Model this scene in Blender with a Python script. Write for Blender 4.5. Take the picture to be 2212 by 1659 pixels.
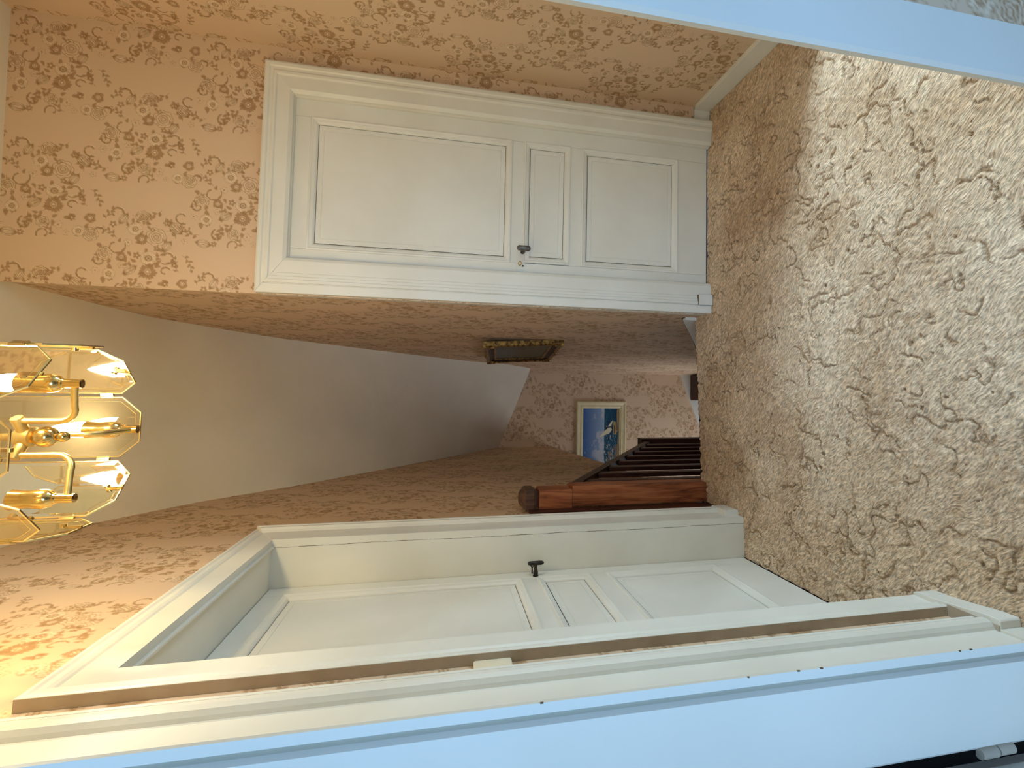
import bpy, bmesh, math, random
import numpy as np
from mathutils import Vector, Matrix

# ------------------------------------------------------------------ clean
for o in list(bpy.data.objects):
    bpy.data.objects.remove(o, do_unlink=True)
scene = bpy.context.scene
COL = scene.collection
PI = math.pi
random.seed(4)
rng = np.random.default_rng(7)

# ------------------------------------------------------------------ camera
# the photograph was taken with the phone turned on its side: the room's "up" points to the left of the frame
CAM_H = 1.40
F_PX, PITCH, YAW, ROLL, CX, CY = 1076.4154, 0.2140055, 0.0516857, -0.0297129, 76.5527, 91.4894
cp, sp = math.cos(PITCH), math.sin(PITCH)
cyw, syw = math.cos(YAW), math.sin(YAW)
fwd = Vector((syw * cp, cyw * cp, -sp))
rgt = Vector((cyw, -syw, 0.0))
dwn = fwd.cross(rgt)
cr, sr = math.cos(ROLL), math.sin(ROLL)
u_ax = cr * rgt + sr * dwn          # right of the upright picture
v_ax = -sr * rgt + cr * dwn         # down of the upright picture
cam_data = bpy.data.cameras.new('camera')
cam = bpy.data.objects.new('camera', cam_data)
COL.objects.link(cam)
m = Matrix.Identity(4)
for i in range(3):
    m[i][0] = v_ax[i]
    m[i][1] = u_ax[i]
    m[i][2] = -fwd[i]
    m[i][3] = (0, 0, CAM_H)[i]
cam.matrix_world = m
cam_data.sensor_fit = 'HORIZONTAL'
cam_data.sensor_width = 36.0
cam_data.lens = F_PX / 2212.0 * 36.0
cam_data.shift_x = -CY / 2212.0
cam_data.shift_y = -CX / 2212.0
cam_data.clip_start = 0.02
scene.camera = cam

# ------------------------------------------------------------------ world, lights, exposure
world = bpy.data.worlds.new('world')
scene.world = world
world.use_nodes = True
bg = world.node_tree.nodes['Background']
bg.inputs['Color'].default_value = (0.55, 0.72, 1.0, 1)
bg.inputs['Strength'].default_value = 0.6
scene.view_settings.view_transform = 'Standard'
scene.view_settings.look = 'None'
scene.view_settings.gamma = 1.0
scene.view_settings.use_curve_mapping = False
scene.view_settings.exposure = 0.34
try:
    scene.cycles.use_denoising = True
    scene.cycles.max_bounces = 7
    scene.cycles.diffuse_bounces = 4
    scene.cycles.transparent_max_bounces = 12
    scene.cycles.sample_clamp_indirect = 6.0
except Exception:
    pass


def area_light(name, loc, target, sx, sy, power, color, spread=None):
    ld = bpy.data.lights.new(name, 'AREA')
    ld.shape = 'RECTANGLE'
    ld.size, ld.size_y = sx, sy
    ld.energy = power
    ld.color = color
    if spread:
        ld.spread = spread
    o = bpy.data.objects.new(name, ld)
    COL.objects.link(o)
    o.location = loc
    d = Vector(target) - Vector(loc)
    o.rotation_euler = d.to_track_quat('-Z', 'Y').to_euler()
    return o


# daylight through the bedroom window behind the camera
area_light('daylight_bedroom_window', (-0.15, -1.62, 1.55), (-0.10, 0.0, 1.50), 1.1, 1.25, 36.0, (0.30, 0.57, 1.0))
# overhead fill added to favour the carpet, then daylight from the bay window
area_light('added_bay_carpet_fill', (2.25, 1.41, 2.35), (0.72, 1.41, 0.0), 0.20, 0.75, 7.2, (0.56, 0.80, 1.0), math.radians(84))
area_light('daylight_bay_window', (2.69, 1.30, 0.80), (0.0, 1.30, 0.80), 0.32, 1.05, 34.0, (0.56, 0.80, 1.0))
# faint daylight on the lower stairs
area_light('daylight_lower_stairs', (-1.6, 4.7, -1.7), (0.2, 4.7, -1.2), 1.2, 1.2, 14.0, (0.86, 0.90, 1.0))
BULB_STRENGTH = 425.0
BULB_COLOR = (1.0, 0.83, 0.55)

# ------------------------------------------------------------------ node helpers
MATS = {}


def new_mat(name):
    mt = bpy.data.materials.new(name)
    mt.use_nodes = True
    nt = mt.node_tree
    for n in list(nt.nodes):
        nt.nodes.remove(n)
    out = nt.nodes.new('ShaderNodeOutputMaterial')
    b = nt.nodes.new('ShaderNodeBsdfPrincipled')
    nt.links.new(b.outputs[0], out.inputs[0])
    return mt, nt, b, out


def srgb(r, g, b):
    def f(c):
        c /= 255.0
        return c / 12.92 if c <= 0.04045 else ((c + 0.055) / 1.055) ** 2.4
    return (f(r), f(g), f(b), 1.0)


def noise_mix(nt, scale, c1, c2, detail=4, lo=0.35, hi=0.65, coord='Object', stretch=None):
    tc = nt.nodes.new('ShaderNodeTexCoord')
    src = tc.outputs[coord]
    if stretch:
        mp = nt.nodes.new('ShaderNodeMapping')
        mp.inputs['Scale'].default_value = stretch
        nt.links.new(src, mp.inputs[0])
        src = mp.outputs[0]
    nz = nt.nodes.new('ShaderNodeTexNoise')
    nz.inputs['Scale'].default_value = scale
    nz.inputs['Detail'].default_value = detail
    nt.links.new(src, nz.inputs['Vector'])
    rp = nt.nodes.new('ShaderNodeValToRGB')
    rp.color_ramp.elements[0].position = lo
    rp.color_ramp.elements[1].position = hi
    rp.color_ramp.elements[0].color = c1
    rp.color_ramp.elements[1].color = c2
    nt.links.new(nz.outputs[0], rp.inputs[0])
    return rp.outputs[0], nz, src


def add_bump(nt, b, src, scale, strength, dist=0.002, detail=3):
    nz = nt.nodes.new('ShaderNodeTexNoise')
    nz.inputs['Scale'].default_value = scale
    nz.inputs['Detail'].default_value = detail
    nt.links.new(src, nz.inputs['Vector'])
    bp = nt.nodes.new('ShaderNodeBump')
    bp.inputs['Strength'].default_value = strength
    bp.inputs['Distance'].default_value = dist
    nt.links.new(nz.outputs[0], bp.inputs['Height'])
    nt.links.new(bp.outputs[0], b.inputs['Normal'])


def mat_noise(name, c1, c2, scale, rough, bump=None, metallic=0.0, stretch=None, spec=0.5, detail=4, lo=0.35, hi=0.65):
    mt, nt, b, out = new_mat(name)
    col, nz, src = noise_mix(nt, scale, c1, c2, detail, lo, hi, stretch=stretch)
    nt.links.new(col, b.inputs['Base Color'])
    b.inputs['Roughness'].default_value = rough
    b.inputs['Metallic'].default_value = metallic
    b.inputs['Specular IOR Level'].default_value = spec
    if bump:
        add_bump(nt, b, src, *bump)
    MATS[name] = mt
    return mt


M_PAINT = mat_noise('cream_gloss_paint', srgb(226, 222, 208), srgb(234, 231, 219), 3.0, 0.42, (160.0, 0.10, 0.001), spec=0.4)
M_PAINT_GRIME = mat_noise('joint_grime', srgb(84, 66, 44), srgb(112, 92, 64), 30.0, 0.8, spec=0.1)
M_PAINT_SIDE = mat_noise('shade_and_putty_paint', srgb(176, 162, 143), srgb(190, 177, 158), 12.0, 0.6, (90.0, 0.2, 0.001), spec=0.25)  # colours the hinge; also paints shade onto the unlit casing edge and ledge
M_CEIL = mat_noise('ceiling_plaster', srgb(230, 220, 200), srgb(238, 229, 210), 2.2, 0.9, (7.0, 0.35, 0.012), spec=0.1, detail=6)
M_PLAIN = mat_noise('room_plaster', srgb(206, 200, 192), srgb(214, 208, 200), 3.0, 0.9, spec=0.1)
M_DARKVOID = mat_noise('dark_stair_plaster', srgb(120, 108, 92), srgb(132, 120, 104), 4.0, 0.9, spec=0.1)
M_IRON = mat_noise('worn_pewter', srgb(92, 88, 82), srgb(132, 126, 118), 60.0, 0.38, metallic=0.85)
M_IRON_DARK = mat_noise('blackened_iron', srgb(44, 40, 36), srgb(66, 60, 52), 60.0, 0.45, metallic=0.7)
M_BLACK = mat_noise('keyhole_black', srgb(10, 9, 8), srgb(18, 16, 14), 20.0, 0.8, spec=0.1)
M_BRASS = mat_noise('polished_brass', srgb(206, 174, 106), srgb(218, 188, 122), 25.0, 0.16, metallic=1.0)
M_BRASS_SATIN = mat_noise('satin_brass', srgb(206, 174, 104), srgb(220, 190, 122), 40.0, 0.34, metallic=1.0)
M_CAME = mat_noise('bright_glass_edge', srgb(232, 206, 140), srgb(244, 222, 164), 30.0, 0.22, metallic=1.0)
M_GILT = mat_noise('worn_gilt', srgb(88, 60, 26), srgb(178, 136, 66), 38.0, 0.42, (70.0, 0.6, 0.004), metallic=0.75, lo=0.4, hi=0.6)
M_GILT_SHADE = mat_noise('shaded_gilt_cove', srgb(44, 31, 18), srgb(74, 54, 30), 30.0, 0.55, (60.0, 0.5, 0.003), metallic=0.4)  # darker gilt paints in the shade of the cove facing away
M_CREAMFRAME = mat_noise('cream_picture_frame', srgb(222, 206, 156), srgb(234, 220, 176), 9.0, 0.5)
M_IVORY = mat_noise('ivory_plastic', srgb(236, 222, 192), srgb(240, 228, 200), 9.0, 0.35)
M_CARPET_EDGE = mat_noise('carpet_edge_dark', srgb(58, 46, 34), srgb(86, 70, 50), 60.0, 0.95, spec=0.05)  # dark brown for the cut edge of the carpet


def wood(name, c1, c2, c3, axis, rough, wave=7.0):
    mt, nt, b, out = new_mat(name)
    tc = nt.nodes.new('ShaderNodeTexCoord')
    mp = nt.nodes.new('ShaderNodeMapping')
    sc = [9.0, 9.0, 9.0]
    sc[axis] = 0.9
    mp.inputs['Scale'].default_value = sc
    nt.links.new(tc.outputs['Object'], mp.inputs[0])
    n1 = nt.nodes.new('ShaderNodeTexNoise')
    n1.inputs['Scale'].default_value = 2.6
    n1.inputs['Detail'].default_value = 5
    n1.inputs['Distortion'].default_value = 1.6
    nt.links.new(mp.outputs[0], n1.inputs['Vector'])
    n2 = nt.nodes.new('ShaderNodeTexNoise')
    n2.inputs['Scale'].default_value = 14.0
    n2.inputs['Detail'].default_value = 3
    nt.links.new(mp.outputs[0], n2.inputs['Vector'])
    ad = nt.nodes.new('ShaderNodeMath')
    ad.operation = 'MULTIPLY_ADD'
    ad.inputs[1].default_value = 0.35
    nt.links.new(n2.outputs[0], ad.inputs[0])
    nt.links.new(n1.outputs[0], ad.inputs[2])
    rp = nt.nodes.new('ShaderNodeValToRGB')
    e = rp.color_ramp.elements
    e[0].position, e[0].color = 0.48, c1
    e[1].position, e[1].color = 0.86, c3
    mid = e.new(0.66)
    mid.color = c2
    nt.links.new(ad.outputs[0], rp.inputs[0])
    nt.links.new(rp.outputs[0], b.inputs['Base Color'])
    b.inputs['Roughness'].default_value = rough
    b.inputs['Specular IOR Level'].default_value = 0.35
    add_bump(nt, b, mp.outputs[0], 12.0, 0.25, 0.002)
    return mt


M_WOOD = wood('chestnut_newel_wood', srgb(104, 54, 30), srgb(158, 92, 56), srgb(184, 116, 74), 2, 0.42)
M_WOOD_DARK = wood('dark_mahogany', srgb(40, 20, 14), srgb(62, 32, 22), srgb(80, 44, 30), 2, 0.4)
M_WOOD_RAIL = wood('dark_walnut_rail', srgb(46, 32, 24), srgb(66, 48, 36), srgb(84, 62, 46), 1, 0.42)
M_WOOD_CAP = wood('aged_newel_cap', srgb(66, 46, 36), srgb(92, 66, 52), srgb(110, 82, 64), 2, 0.5)


def attr_mat(name, rough, bump=None, spec=0.2, attr='Col', sheen=0.0):
    mt, nt, b, out = new_mat(name)
    at = nt.nodes.new('ShaderNodeAttribute')
    at.attribute_name = attr
    tc = nt.nodes.new('ShaderNodeTexCoord')
    nt.links.new(at.outputs['Color'], b.inputs['Base Color'])
    b.inputs['Roughness'].default_value = rough
    b.inputs['Specular IOR Level'].default_value = spec
    if bump:
        add_bump(nt, b, tc.outputs['Object'], *bump)
    return mt


M_WALLPAPER = attr_mat('floral_wallpaper', 0.72, (420.0, 0.12, 0.001), 0.25)
M_SEASCAPE = attr_mat('seascape_print', 0.55, (120.0, 0.15, 0.001), 0.3)
M_LANDSCAPE = attr_mat('dark_landscape_oil', 0.35, (80.0, 0.2, 0.001), 0.4)


def carpet_mat():
    mt, nt, b, out = new_mat('carved_pile_carpet')
    at = nt.nodes.new('ShaderNodeAttribute')
    at.attribute_name = 'Col'
    tc = nt.nodes.new('ShaderNodeTexCoord')
    wn = nt.nodes.new('ShaderNodeTexNoise')
    wn.inputs['Scale'].default_value = 7.0
    wn.inputs['Detail'].default_value = 2
    nt.links.new(tc.outputs['Object'], wn.inputs['Vector'])
    ws = nt.nodes.new('ShaderNodeVectorMath')
    ws.operation = 'MULTIPLY_ADD'
    ws.inputs[1].default_value = (0.055, 0.055, 0.0)
    nt.links.new(wn.outputs['Color'], ws.inputs[0])
    nt.links.new(tc.outputs['Object'], ws.inputs[2])
    mp = nt.nodes.new('ShaderNodeMapping')
    mp.inputs['Rotation'].default_value = (0, 0, 0.75)
    nt.links.new(ws.outputs[0], mp.inputs[0])
    m2 = nt.nodes.new('ShaderNodeMapping')
    m2.inputs['Scale'].default_value = (0.36, 1.0, 1.0)
    nt.links.new(mp.outputs[0], m2.inputs[0])
    nz = nt.nodes.new('ShaderNodeTexNoise')
    nz.inputs['Scale'].default_value = 190.0
    nz.inputs['Detail'].default_value = 2
    nt.links.new(m2.outputs[0], nz.inputs['Vector'])
    mr = nt.nodes.new('ShaderNodeMapRange')
    mr.inputs['From Min'].default_value = 0.3
    mr.inputs['From Max'].default_value = 0.7
    mr.inputs['To Min'].default_value = 0.52
    mr.inputs['To Max'].default_value = 1.32
    nt.links.new(nz.outputs[0], mr.inputs['Value'])
    vm = nt.nodes.new('ShaderNodeVectorMath')
    vm.operation = 'SCALE'
    nt.links.new(at.outputs['Color'], vm.inputs[0])
    nt.links.new(mr.outputs[0], vm.inputs['Scale'])
    nt.links.new(vm.outputs[0], b.inputs['Base Color'])
    bp = nt.nodes.new('ShaderNodeBump')
    bp.inputs['Strength'].default_value = 1.0
    bp.inputs['Distance'].default_value = 0.006
    nt.links.new(nz.outputs[0], bp.inputs['Height'])
    nt.links.new(bp.outputs[0], b.inputs['Normal'])
    b.inputs['Roughness'].default_value = 0.95
    b.inputs['Specular IOR Level'].default_value = 0.05
    b.inputs['Sheen Weight'].default_value = 0.15
    return mt


M_CARPET = carpet_mat()


def bulb_mat():
    mt = bpy.data.materials.new('lit_candle_bulb')
    mt.use_nodes = True
    nt = mt.node_tree
    for n in list(nt.nodes):
        nt.nodes.remove(n)
    out = nt.nodes.new('ShaderNodeOutputMaterial')
    em = nt.nodes.new('ShaderNodeEmission')
    em.inputs['Color'].default_value = BULB_COLOR + (1,)
    em.inputs['Strength'].default_value = BULB_STRENGTH
    nt.links.new(em.outputs[0], out.inputs[0])
    return mt


M_BULB = bulb_mat()


def glass_mat(name, tint, refl_lo, refl_hi):
    mt = bpy.data.materials.new(name)
    mt.use_nodes = True
    nt = mt.node_tree
    for n in list(nt.nodes):
        nt.nodes.remove(n)
    out = nt.nodes.new('ShaderNodeOutputMaterial')
    tr = nt.nodes.new('ShaderNodeBsdfTransparent')
    tr.inputs['Color'].default_value = tint
    gl = nt.nodes.new('ShaderNodeBsdfGlossy')
    gl.inputs['Roughness'].default_value = 0.03
    gl.inputs['Color'].default_value = (1.0, 0.94, 0.78, 1)
    lw = nt.nodes.new('ShaderNodeFresnel')
    lw.inputs['IOR'].default_value = 1.5
    mr = nt.nodes.new('ShaderNodeMapRange')
    mr.inputs['To Min'].default_value = refl_lo
    mr.inputs['To Max'].default_value = refl_hi
    nt.links.new(lw.outputs[0], mr.inputs['Value'])
    df = nt.nodes.new('ShaderNodeBsdfDiffuse')
    df.inputs['Color'].default_value = (0.75, 0.62, 0.36, 1)
    mx0 = nt.nodes.new('ShaderNodeMixShader')
    mx0.inputs[0].default_value = 0.02
    nt.links.new(tr.outputs[0], mx0.inputs[1])
    nt.links.new(df.outputs[0], mx0.inputs[2])
    mx = nt.nodes.new('ShaderNodeMixShader')
    nt.links.new(mr.outputs[0], mx.inputs[0])
    nt.links.new(mx0.outputs[0], mx.inputs[1])
    nt.links.new(gl.outputs[0], mx.inputs[2])
    nt.links.new(mx.outputs[0], out.inputs[0])
    return mt


M_GLASS = glass_mat('smoked_amber_glass', (0.82, 0.755, 0.56, 1), 0.05, 0.7)
M_GLASS_BEVEL = glass_mat('bevelled_glass_margin', (0.86, 0.80, 0.62, 1), 0.05, 0.6)

# ------------------------------------------------------------------ mesh builder
WORLD_LOC = {}


def IDENT(a, b, c):
    return (a, b, c)


class MB:
    def __init__(self, T=IDENT):
        self.v = []
        self.f = []
        self.mi = []
        self.T = T

    def face(self, idx, mi=0):
        self.f.append(tuple(idx))
        self.mi.append(mi)

    def add(self, pts, faces, mi=0):
        b = len(self.v)
        self.v += [tuple(self.T(*p)) for p in pts]
        for f in faces:
            self.face([b + i for i in f], mi)
        return b

    def box(self, a0, a1, b0, b1, c0, c1, mi=0):
        p = [(a, b, c) for c in (c0, c1) for b in (b0, b1) for a in (a0, a1)]
        self.add(p, [(0, 2, 3, 1), (4, 5, 7, 6), (0, 1, 5, 4), (2, 6, 7, 3), (0, 4, 6, 2), (1, 3, 7, 5)], mi)
        return self

    def prism(self, poly, lo, hi, axis=2, mi=0):
        """poly: list of 2D points; extruded lo..hi along axis (2: xy->z, 1: xz->y, 0: yz->x)"""
        def P(p, h):
            return (p[0], p[1], h) if axis == 2 else ((p[0], h, p[1]) if axis == 1 else (h, p[0], p[1]))
        n = len(poly)
        pts = [P(p, lo) for p in poly] + [P(p, hi) for p in poly]
        fs = [tuple(range(n))[::-1], tuple(range(n, 2 * n))]
        for i in range(n):
            j = (i + 1) % n
            fs.append((i, j, n + j, n + i))
        self.add(pts, fs, mi)
        return self

    def lathe(self, prof, center, axis=(0, 0, 1), seg=20, mi=0):
        """prof: list of (r, h) along axis from center"""
        ax = Vector(axis).normalized()
        t = Vector((1, 0, 0)) if abs(ax.x) < 0.9 else Vector((0, 1, 0))
        e1 = ax.cross(t).normalized()
        e2 = ax.cross(e1)
        c = Vector(center)
        pts, fs = [], []
        for r, h in prof:
            for k in range(seg):
                a = 2 * PI * k / seg
                pts.append(tuple(c + ax * h + (e1 * math.cos(a) + e2 * math.sin(a)) * max(r, 1e-5)))
        for i in range(len(prof) - 1):
            for k in range(seg):
                k2 = (k + 1) % seg
                fs.append((i * seg + k, i * seg + k2, (i + 1) * seg + k2, (i + 1) * seg + k))
        fs.append(tuple(range(seg))[::-1])
        fs.append(tuple((len(prof) - 1) * seg + k for k in range(seg)))
        self.add(pts, fs, mi)
        return self

    def tube(self, pts, r, seg=10, mi=0):
        P = [Vector(p) for p in pts]
        rr = r if isinstance(r, (list, tuple)) else [r] * len(P)
        V, F = [], []
        prev = None
        for i, p in enumerate(P):
            d = (P[min(i + 1, len(P) - 1)] - P[max(i - 1, 0)]).normalized()
            if prev is None:
                t = Vector((0, 0, 1)) if abs(d.z) < 0.9 else Vector((1, 0, 0))
                e1 = d.cross(t).normalized()
            else:
                e1 = (prev - d * prev.dot(d)).normalized()
            e2 = d.cross(e1)
            prev = e1
            for k in range(seg):
                a = 2 * PI * k / seg
                V.append(tuple(p + (e1 * math.cos(a) + e2 * math.sin(a)) * rr[i]))
        n = len(P)
        for i in range(n - 1):
            for k in range(seg):
                k2 = (k + 1) % seg
                F.append((i * seg + k, i * seg + k2, (i + 1) * seg + k2, (i + 1) * seg + k))
        F.append(tuple(range(seg))[::-1])
        F.append(tuple((n - 1) * seg + k for k in range(seg)))
        self.add(V, F, mi)
        return self

    def rings(self, rings, cap=True, mi=0, mis=None):
        """rings: list of equal length point loops, joined one to the next; last ring capped"""
        n = len(rings[0])
        pts = [p for r in rings for p in r]
        b = self.add(pts, [])
        for i in range(len(rings) - 1):
            for k in range(n):
                k2 = (k + 1) % n
                self.face([b + i * n + k, b + i * n + k2, b + (i + 1) * n + k2, b + (i + 1) * n + k], mis[i] if mis else mi)
        if cap:
            self.face([b + (len(rings) - 1) * n + k for k in range(n)], mis[-1] if mis else mi)
        return self

    def build(self, name, mats, parent=None, loc=None, smooth=False, bevel=None, angle=40):
        me = bpy.data.meshes.new(name)
        V = np.array(self.v, dtype=float)
        if loc is None:
            loc = (V.min(0) + V.max(0)) / 2
        loc = np.array(loc, dtype=float)
        me.from_pydata((V - loc).tolist(), [], self.f)
        if not isinstance(mats, (list, tuple)):
            mats = [mats]
        for mt in mats:
            me.materials.append(mt)
        if len(mats) > 1:
            me.polygons.foreach_set('material_index', self.mi)
        bm = bmesh.new()
        bm.from_mesh(me)
        bmesh.ops.recalc_face_normals(bm, faces=bm.faces)
        if smooth:
            for f in bm.faces:
                f.smooth = True
            lim = math.radians(angle)
            for e in bm.edges:
                if len(e.link_faces) == 2 and e.calc_face_angle(0) > lim:
                    e.smooth = False
        bm.to_mesh(me)
        bm.free()
        o = bpy.data.objects.new(name, me)
        COL.objects.link(o)
        if bevel:
            md = o.modifiers.new('edges', 'BEVEL')
            md.width = bevel
            md.segments = 2
            md.limit_method = 'ANGLE'
            md.angle_limit = math.radians(35)
        place(o, loc, parent)
        return o


def place(o, loc, parent):
    loc = Vector(loc)
    if parent is not None:
        o.parent = parent
        o.location = loc - WORLD_LOC[parent.name]
    else:
        o.location = loc
    WORLD_LOC[o.name] = loc


def tag(o, label=None, cat=None, group=None, kind=None):
    if label:
        o['label'] = label
    if cat:
        o['category'] = cat
    if group:
        o['group'] = group
    if kind:
        o['kind'] = kind
    return o


def empty(name, loc, label=None, cat=None, group=None, kind=None):
    o = bpy.data.objects.new(name, None)
    COL.objects.link(o)
    o.empty_display_size = 0.1
    place(o, loc, None)
    return tag(o, label, cat, group, kind)


# ------------------------------------------------------------------ wallpaper pattern (one repeat, drawn in numpy, sampled per vertex)
TW, TH = 530, 720          # mm
PX = 1.0


def hexc(r, g, b):
    return np.array(srgb(r, g, b)[:3])


WP_BASE = hexc(219, 190, 158)
WP_BROWN = hexc(164, 126, 86)
WP_LINE = hexc(156, 119, 80)
WP_LIGHT = hexc(238, 216, 184)
tile = np.ones((TH, TW, 3)) * WP_BASE
gy, gx = np.mgrid[0:TH, 0:TW].astype(float)


def local(cx, cy):
    dx = (gx - cx + TW / 2) % TW - TW / 2
    dy = (gy - cy + TH / 2) % TH - TH / 2
    return dx, dy


def blend(mask, col):
    global tile
    mk = np.clip(mask, 0, 1)[..., None]
    tile = tile * (1 - mk) + col * mk


def sm(x, w=0.8):
    return np.clip(0.5 - x / (2 * w), 0, 1)


STAMPS = []


def twice(fn):
    def g(cx, cy, *a, **k):
        for ox, oy in ((0, 0), (TW / 2, TH / 2)):
            fn((cx + ox) % TW, (cy + oy) % TH, *a, **k)
    return g


@twice
def carnation(cx, cy, R, rot=0.0):
    dx, dy = local(cx, cy)
    r = np.hypot(dx, dy)
    th = np.arctan2(dy, dx) + rot
    edge = R * (0.80 + 0.13 * np.abs(np.sin(8 * th)) + 0.07 * np.sin(3 * th + 1) + 0.06 * np.sin(5 * th + 2) + 0.05 * np.sin(23 * th))
    blend(sm(r - edge) * 0.85, WP_BROWN)
    blend(sm(np.abs(np.sin(9 * th + r * 0.12)) - 0.10, 0.08) * sm(r - R * 0.8) * sm(R * 0.25 - r) * 0.55, WP_LIGHT * 0.92)
    blend(sm(np.abs(r - R * 0.30) - 1.2) * 0.8, WP_LIGHT)
    blend(sm(r - R * 0.13) * 0.9, WP_LIGHT)


@twice
def daisy(cx, cy, R, n=18, rot=0.0):
    dx, dy = local(cx, cy)
    r = np.hypot(dx, dy)
    th = np.arctan2(dy, dx) + rot
    pet = np.abs(np.sin(n * th / 2))
    ring = sm(r - R * (0.86 + 0.14 * pet)) * sm(R * 0.45 - r)
    blend(ring * 0.65, WP_LIGHT)
    blend(ring * sm(pet - 0.30, 0.15) * 0.75, WP_LINE)
    blend(sm(np.abs(r - R * (0.88 + 0.14 * pet)) - 0.9) * 0.7, WP_LINE)
    blend(sm(r - R * 0.46) * 0.85, WP_BROWN)
    blend(sm(np.abs(r - R * 0.22) - 1.1) * 0.8, WP_LIGHT)


@twice
def rose(cx, cy, R, rot=0.0):
    dx, dy = local(cx, cy)
    r = np.hypot(dx, dy)
    th = np.arctan2(dy, dx) + rot
    for k, (f, n, ph) in enumerate(((1.0, 7, 0.0), (0.72, 5, 0.7), (0.46, 4, 1.9), (0.22, 3, 0.4))):
        e = R * f * (0.86 + 0.14 * np.abs(np.sin(n * th / 2 + ph)))
        blend(sm(np.abs(r - e + 2.4) - 1.5) * 0.75, WP_LIGHT)
        blend(sm(np.abs(r - e) - 1.3) * 0.85, WP_LINE)
    blend(sm(r - R * 0.5) * 0.22, WP_BROWN)
    sec = np.abs(np.sin(3.5 * th))
    blend(sm(sec - 0.08, 0.06) * sm(r - R * 0.97) * sm(R * 0.72 - r) * 0.5, WP_LINE)


@twice
def petals(cx, cy, R, n=5, rot=0.0, fill=0.8):
    dx, dy = local(cx, cy)
    r = np.hypot(dx, dy)
    th = np.arctan2(dy, dx) + rot
    e = R * (0.45 + 0.55 * np.abs(np.cos(n * th / 2)))
    blend(sm(r - e) * fill, WP_BROWN if fill > 0.4 else WP_LIGHT)
    blend(sm(np.abs(r - e) - 0.9) * 0.7, WP_LINE)
    blend(sm(r - R * 0.22) * 0.9, WP_LIGHT if fill > 0.4 else WP_BROWN)


def leaf1(cx, cy, L, ang, w=0.30, fill=0.8):
    w *= 1.25
    L *= 1.18
    dx, dy = local(cx, cy)
    c, s = math.cos(ang), math.sin(ang)
    u = (dx * c + dy * s) / L
    v = (-dx * s + dy * c) / L
    v = v - 0.35 * u * (1 - u)
    wd = w * np.sqrt(np.clip(u, 0, 1)) * (1 - np.clip(u, 0, 1)) * 1.6
    ins = (u > 0) & (u < 1)
    d = (np.abs(v) - wd) * L
    blend(np.where(ins, sm(d), 0) * fill, WP_BROWN)
    blend(np.where(ins, sm(np.abs(d) - 0.7), 0) * 0.55, WP_LINE)


leaf = twice(leaf1)


def stroke(pts, w, col, al=0.8):
    P = np.array(pts, float)
    d = np.full((TH, TW), 1e9)
    for i in range(len(P) - 1):
        a, b = P[i], P[i + 1]
        mx, my = (a + b) / 2
        dx, dy = local(mx, my)
        ax, ay = a - (mx, my)
        bx, by = b - (mx, my)
        ll = (bx - ax) ** 2 + (by - ay) ** 2 + 1e-9
        t = np.clip(((dx - ax) * (bx - ax) + (dy - ay) * (by - ay)) / ll, 0, 1)
        d = np.minimum(d, np.hypot(dx - ax - t * (bx - ax), dy - ay - t * (by - ay)))
    blend(sm(d - w / 2) * al, col)


def curve(p0, p1, p2, n=12):
    t = np.linspace(0, 1, n)[:, None]
    return (1 - t) ** 2 * np.array(p0) + 2 * t * (1 - t) * np.array(p1) + t ** 2 * np.array(p2)


@twice
def scroll(cx, cy, R, a0, turn, hand=1):
    n = 18
    t = np.linspace(0, 1, n)
    ang = a0 + hand * turn * t
    rad = R * (1 - 0.55 * t)
    pts = np.stack([cx + rad * np.cos(ang), cy + rad * np.sin(ang)], 1)
    pts[:, 0] -= 0
    stroke(pts + (2.6, -2.6), 3.4, WP_LIGHT, 0.8)
    stroke(pts, 3.6, WP_LINE, 0.8)
    stroke(pts[:8], 5.6, WP_LINE, 0.7)
    for k in range(2, n - 3, 3):
        leaf1(pts[k][0], pts[k][1], R * 0.42, ang[k] + hand * 2.2, 0.24, 0.65)
    dx, dy = local(*pts[-1])
    blend(sm(np.hypot(dx, dy) - 4.0) * 0.8, WP_BROWN)


@twice
def spray(cx, cy, ang, L, n, bend=0.5, size=17.0):
    c, s = math.cos(ang), math.sin(ang)
    p1 = (cx + c * L * 0.5 - s * L * bend * 0.5, cy + s * L * 0.5 + c * L * bend * 0.5)
    p2 = (cx + c * L, cy + s * L)
    pts = curve((cx, cy), p1, p2, 3 + n)
    stroke(pts + (1.6, 1.6), 1.8, WP_LIGHT, 0.7)
    stroke(pts, 2.2, WP_LINE, 0.75)
    for k in range(1, len(pts) - 1):
        d = pts[k + 1] - pts[k - 1]
        a = math.atan2(d[1], d[0])
        leaf1(pts[k][0], pts[k][1], size, a + (0.9 if k % 2 else -0.9), 0.34, 0.8)
    leaf1(pts[-1][0], pts[-1][1], size * 0.9, math.atan2(*(pts[-1] - pts[-2])[::-1]), 0.4, 0.8)


@twice
def tulip(cx, cy, R, ang):
    dx, dy = local(cx, cy)
    c, s_ = math.cos(ang), math.sin(ang)
    u = (dx * c + dy * s_) / R
    v = (-dx * s_ + dy * c) / R
    for f in (1.0, 0.62, 0.26):
        d = (np.hypot(u, v / (0.62 * f)) - 1.0) * R * 0.62 * f
        blend(sm(np.abs(d + 2.2) - 1.2) * 0.7, WP_LIGHT)
        blend(sm(np.abs(d) - 1.2) * 0.8, WP_LINE)


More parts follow.
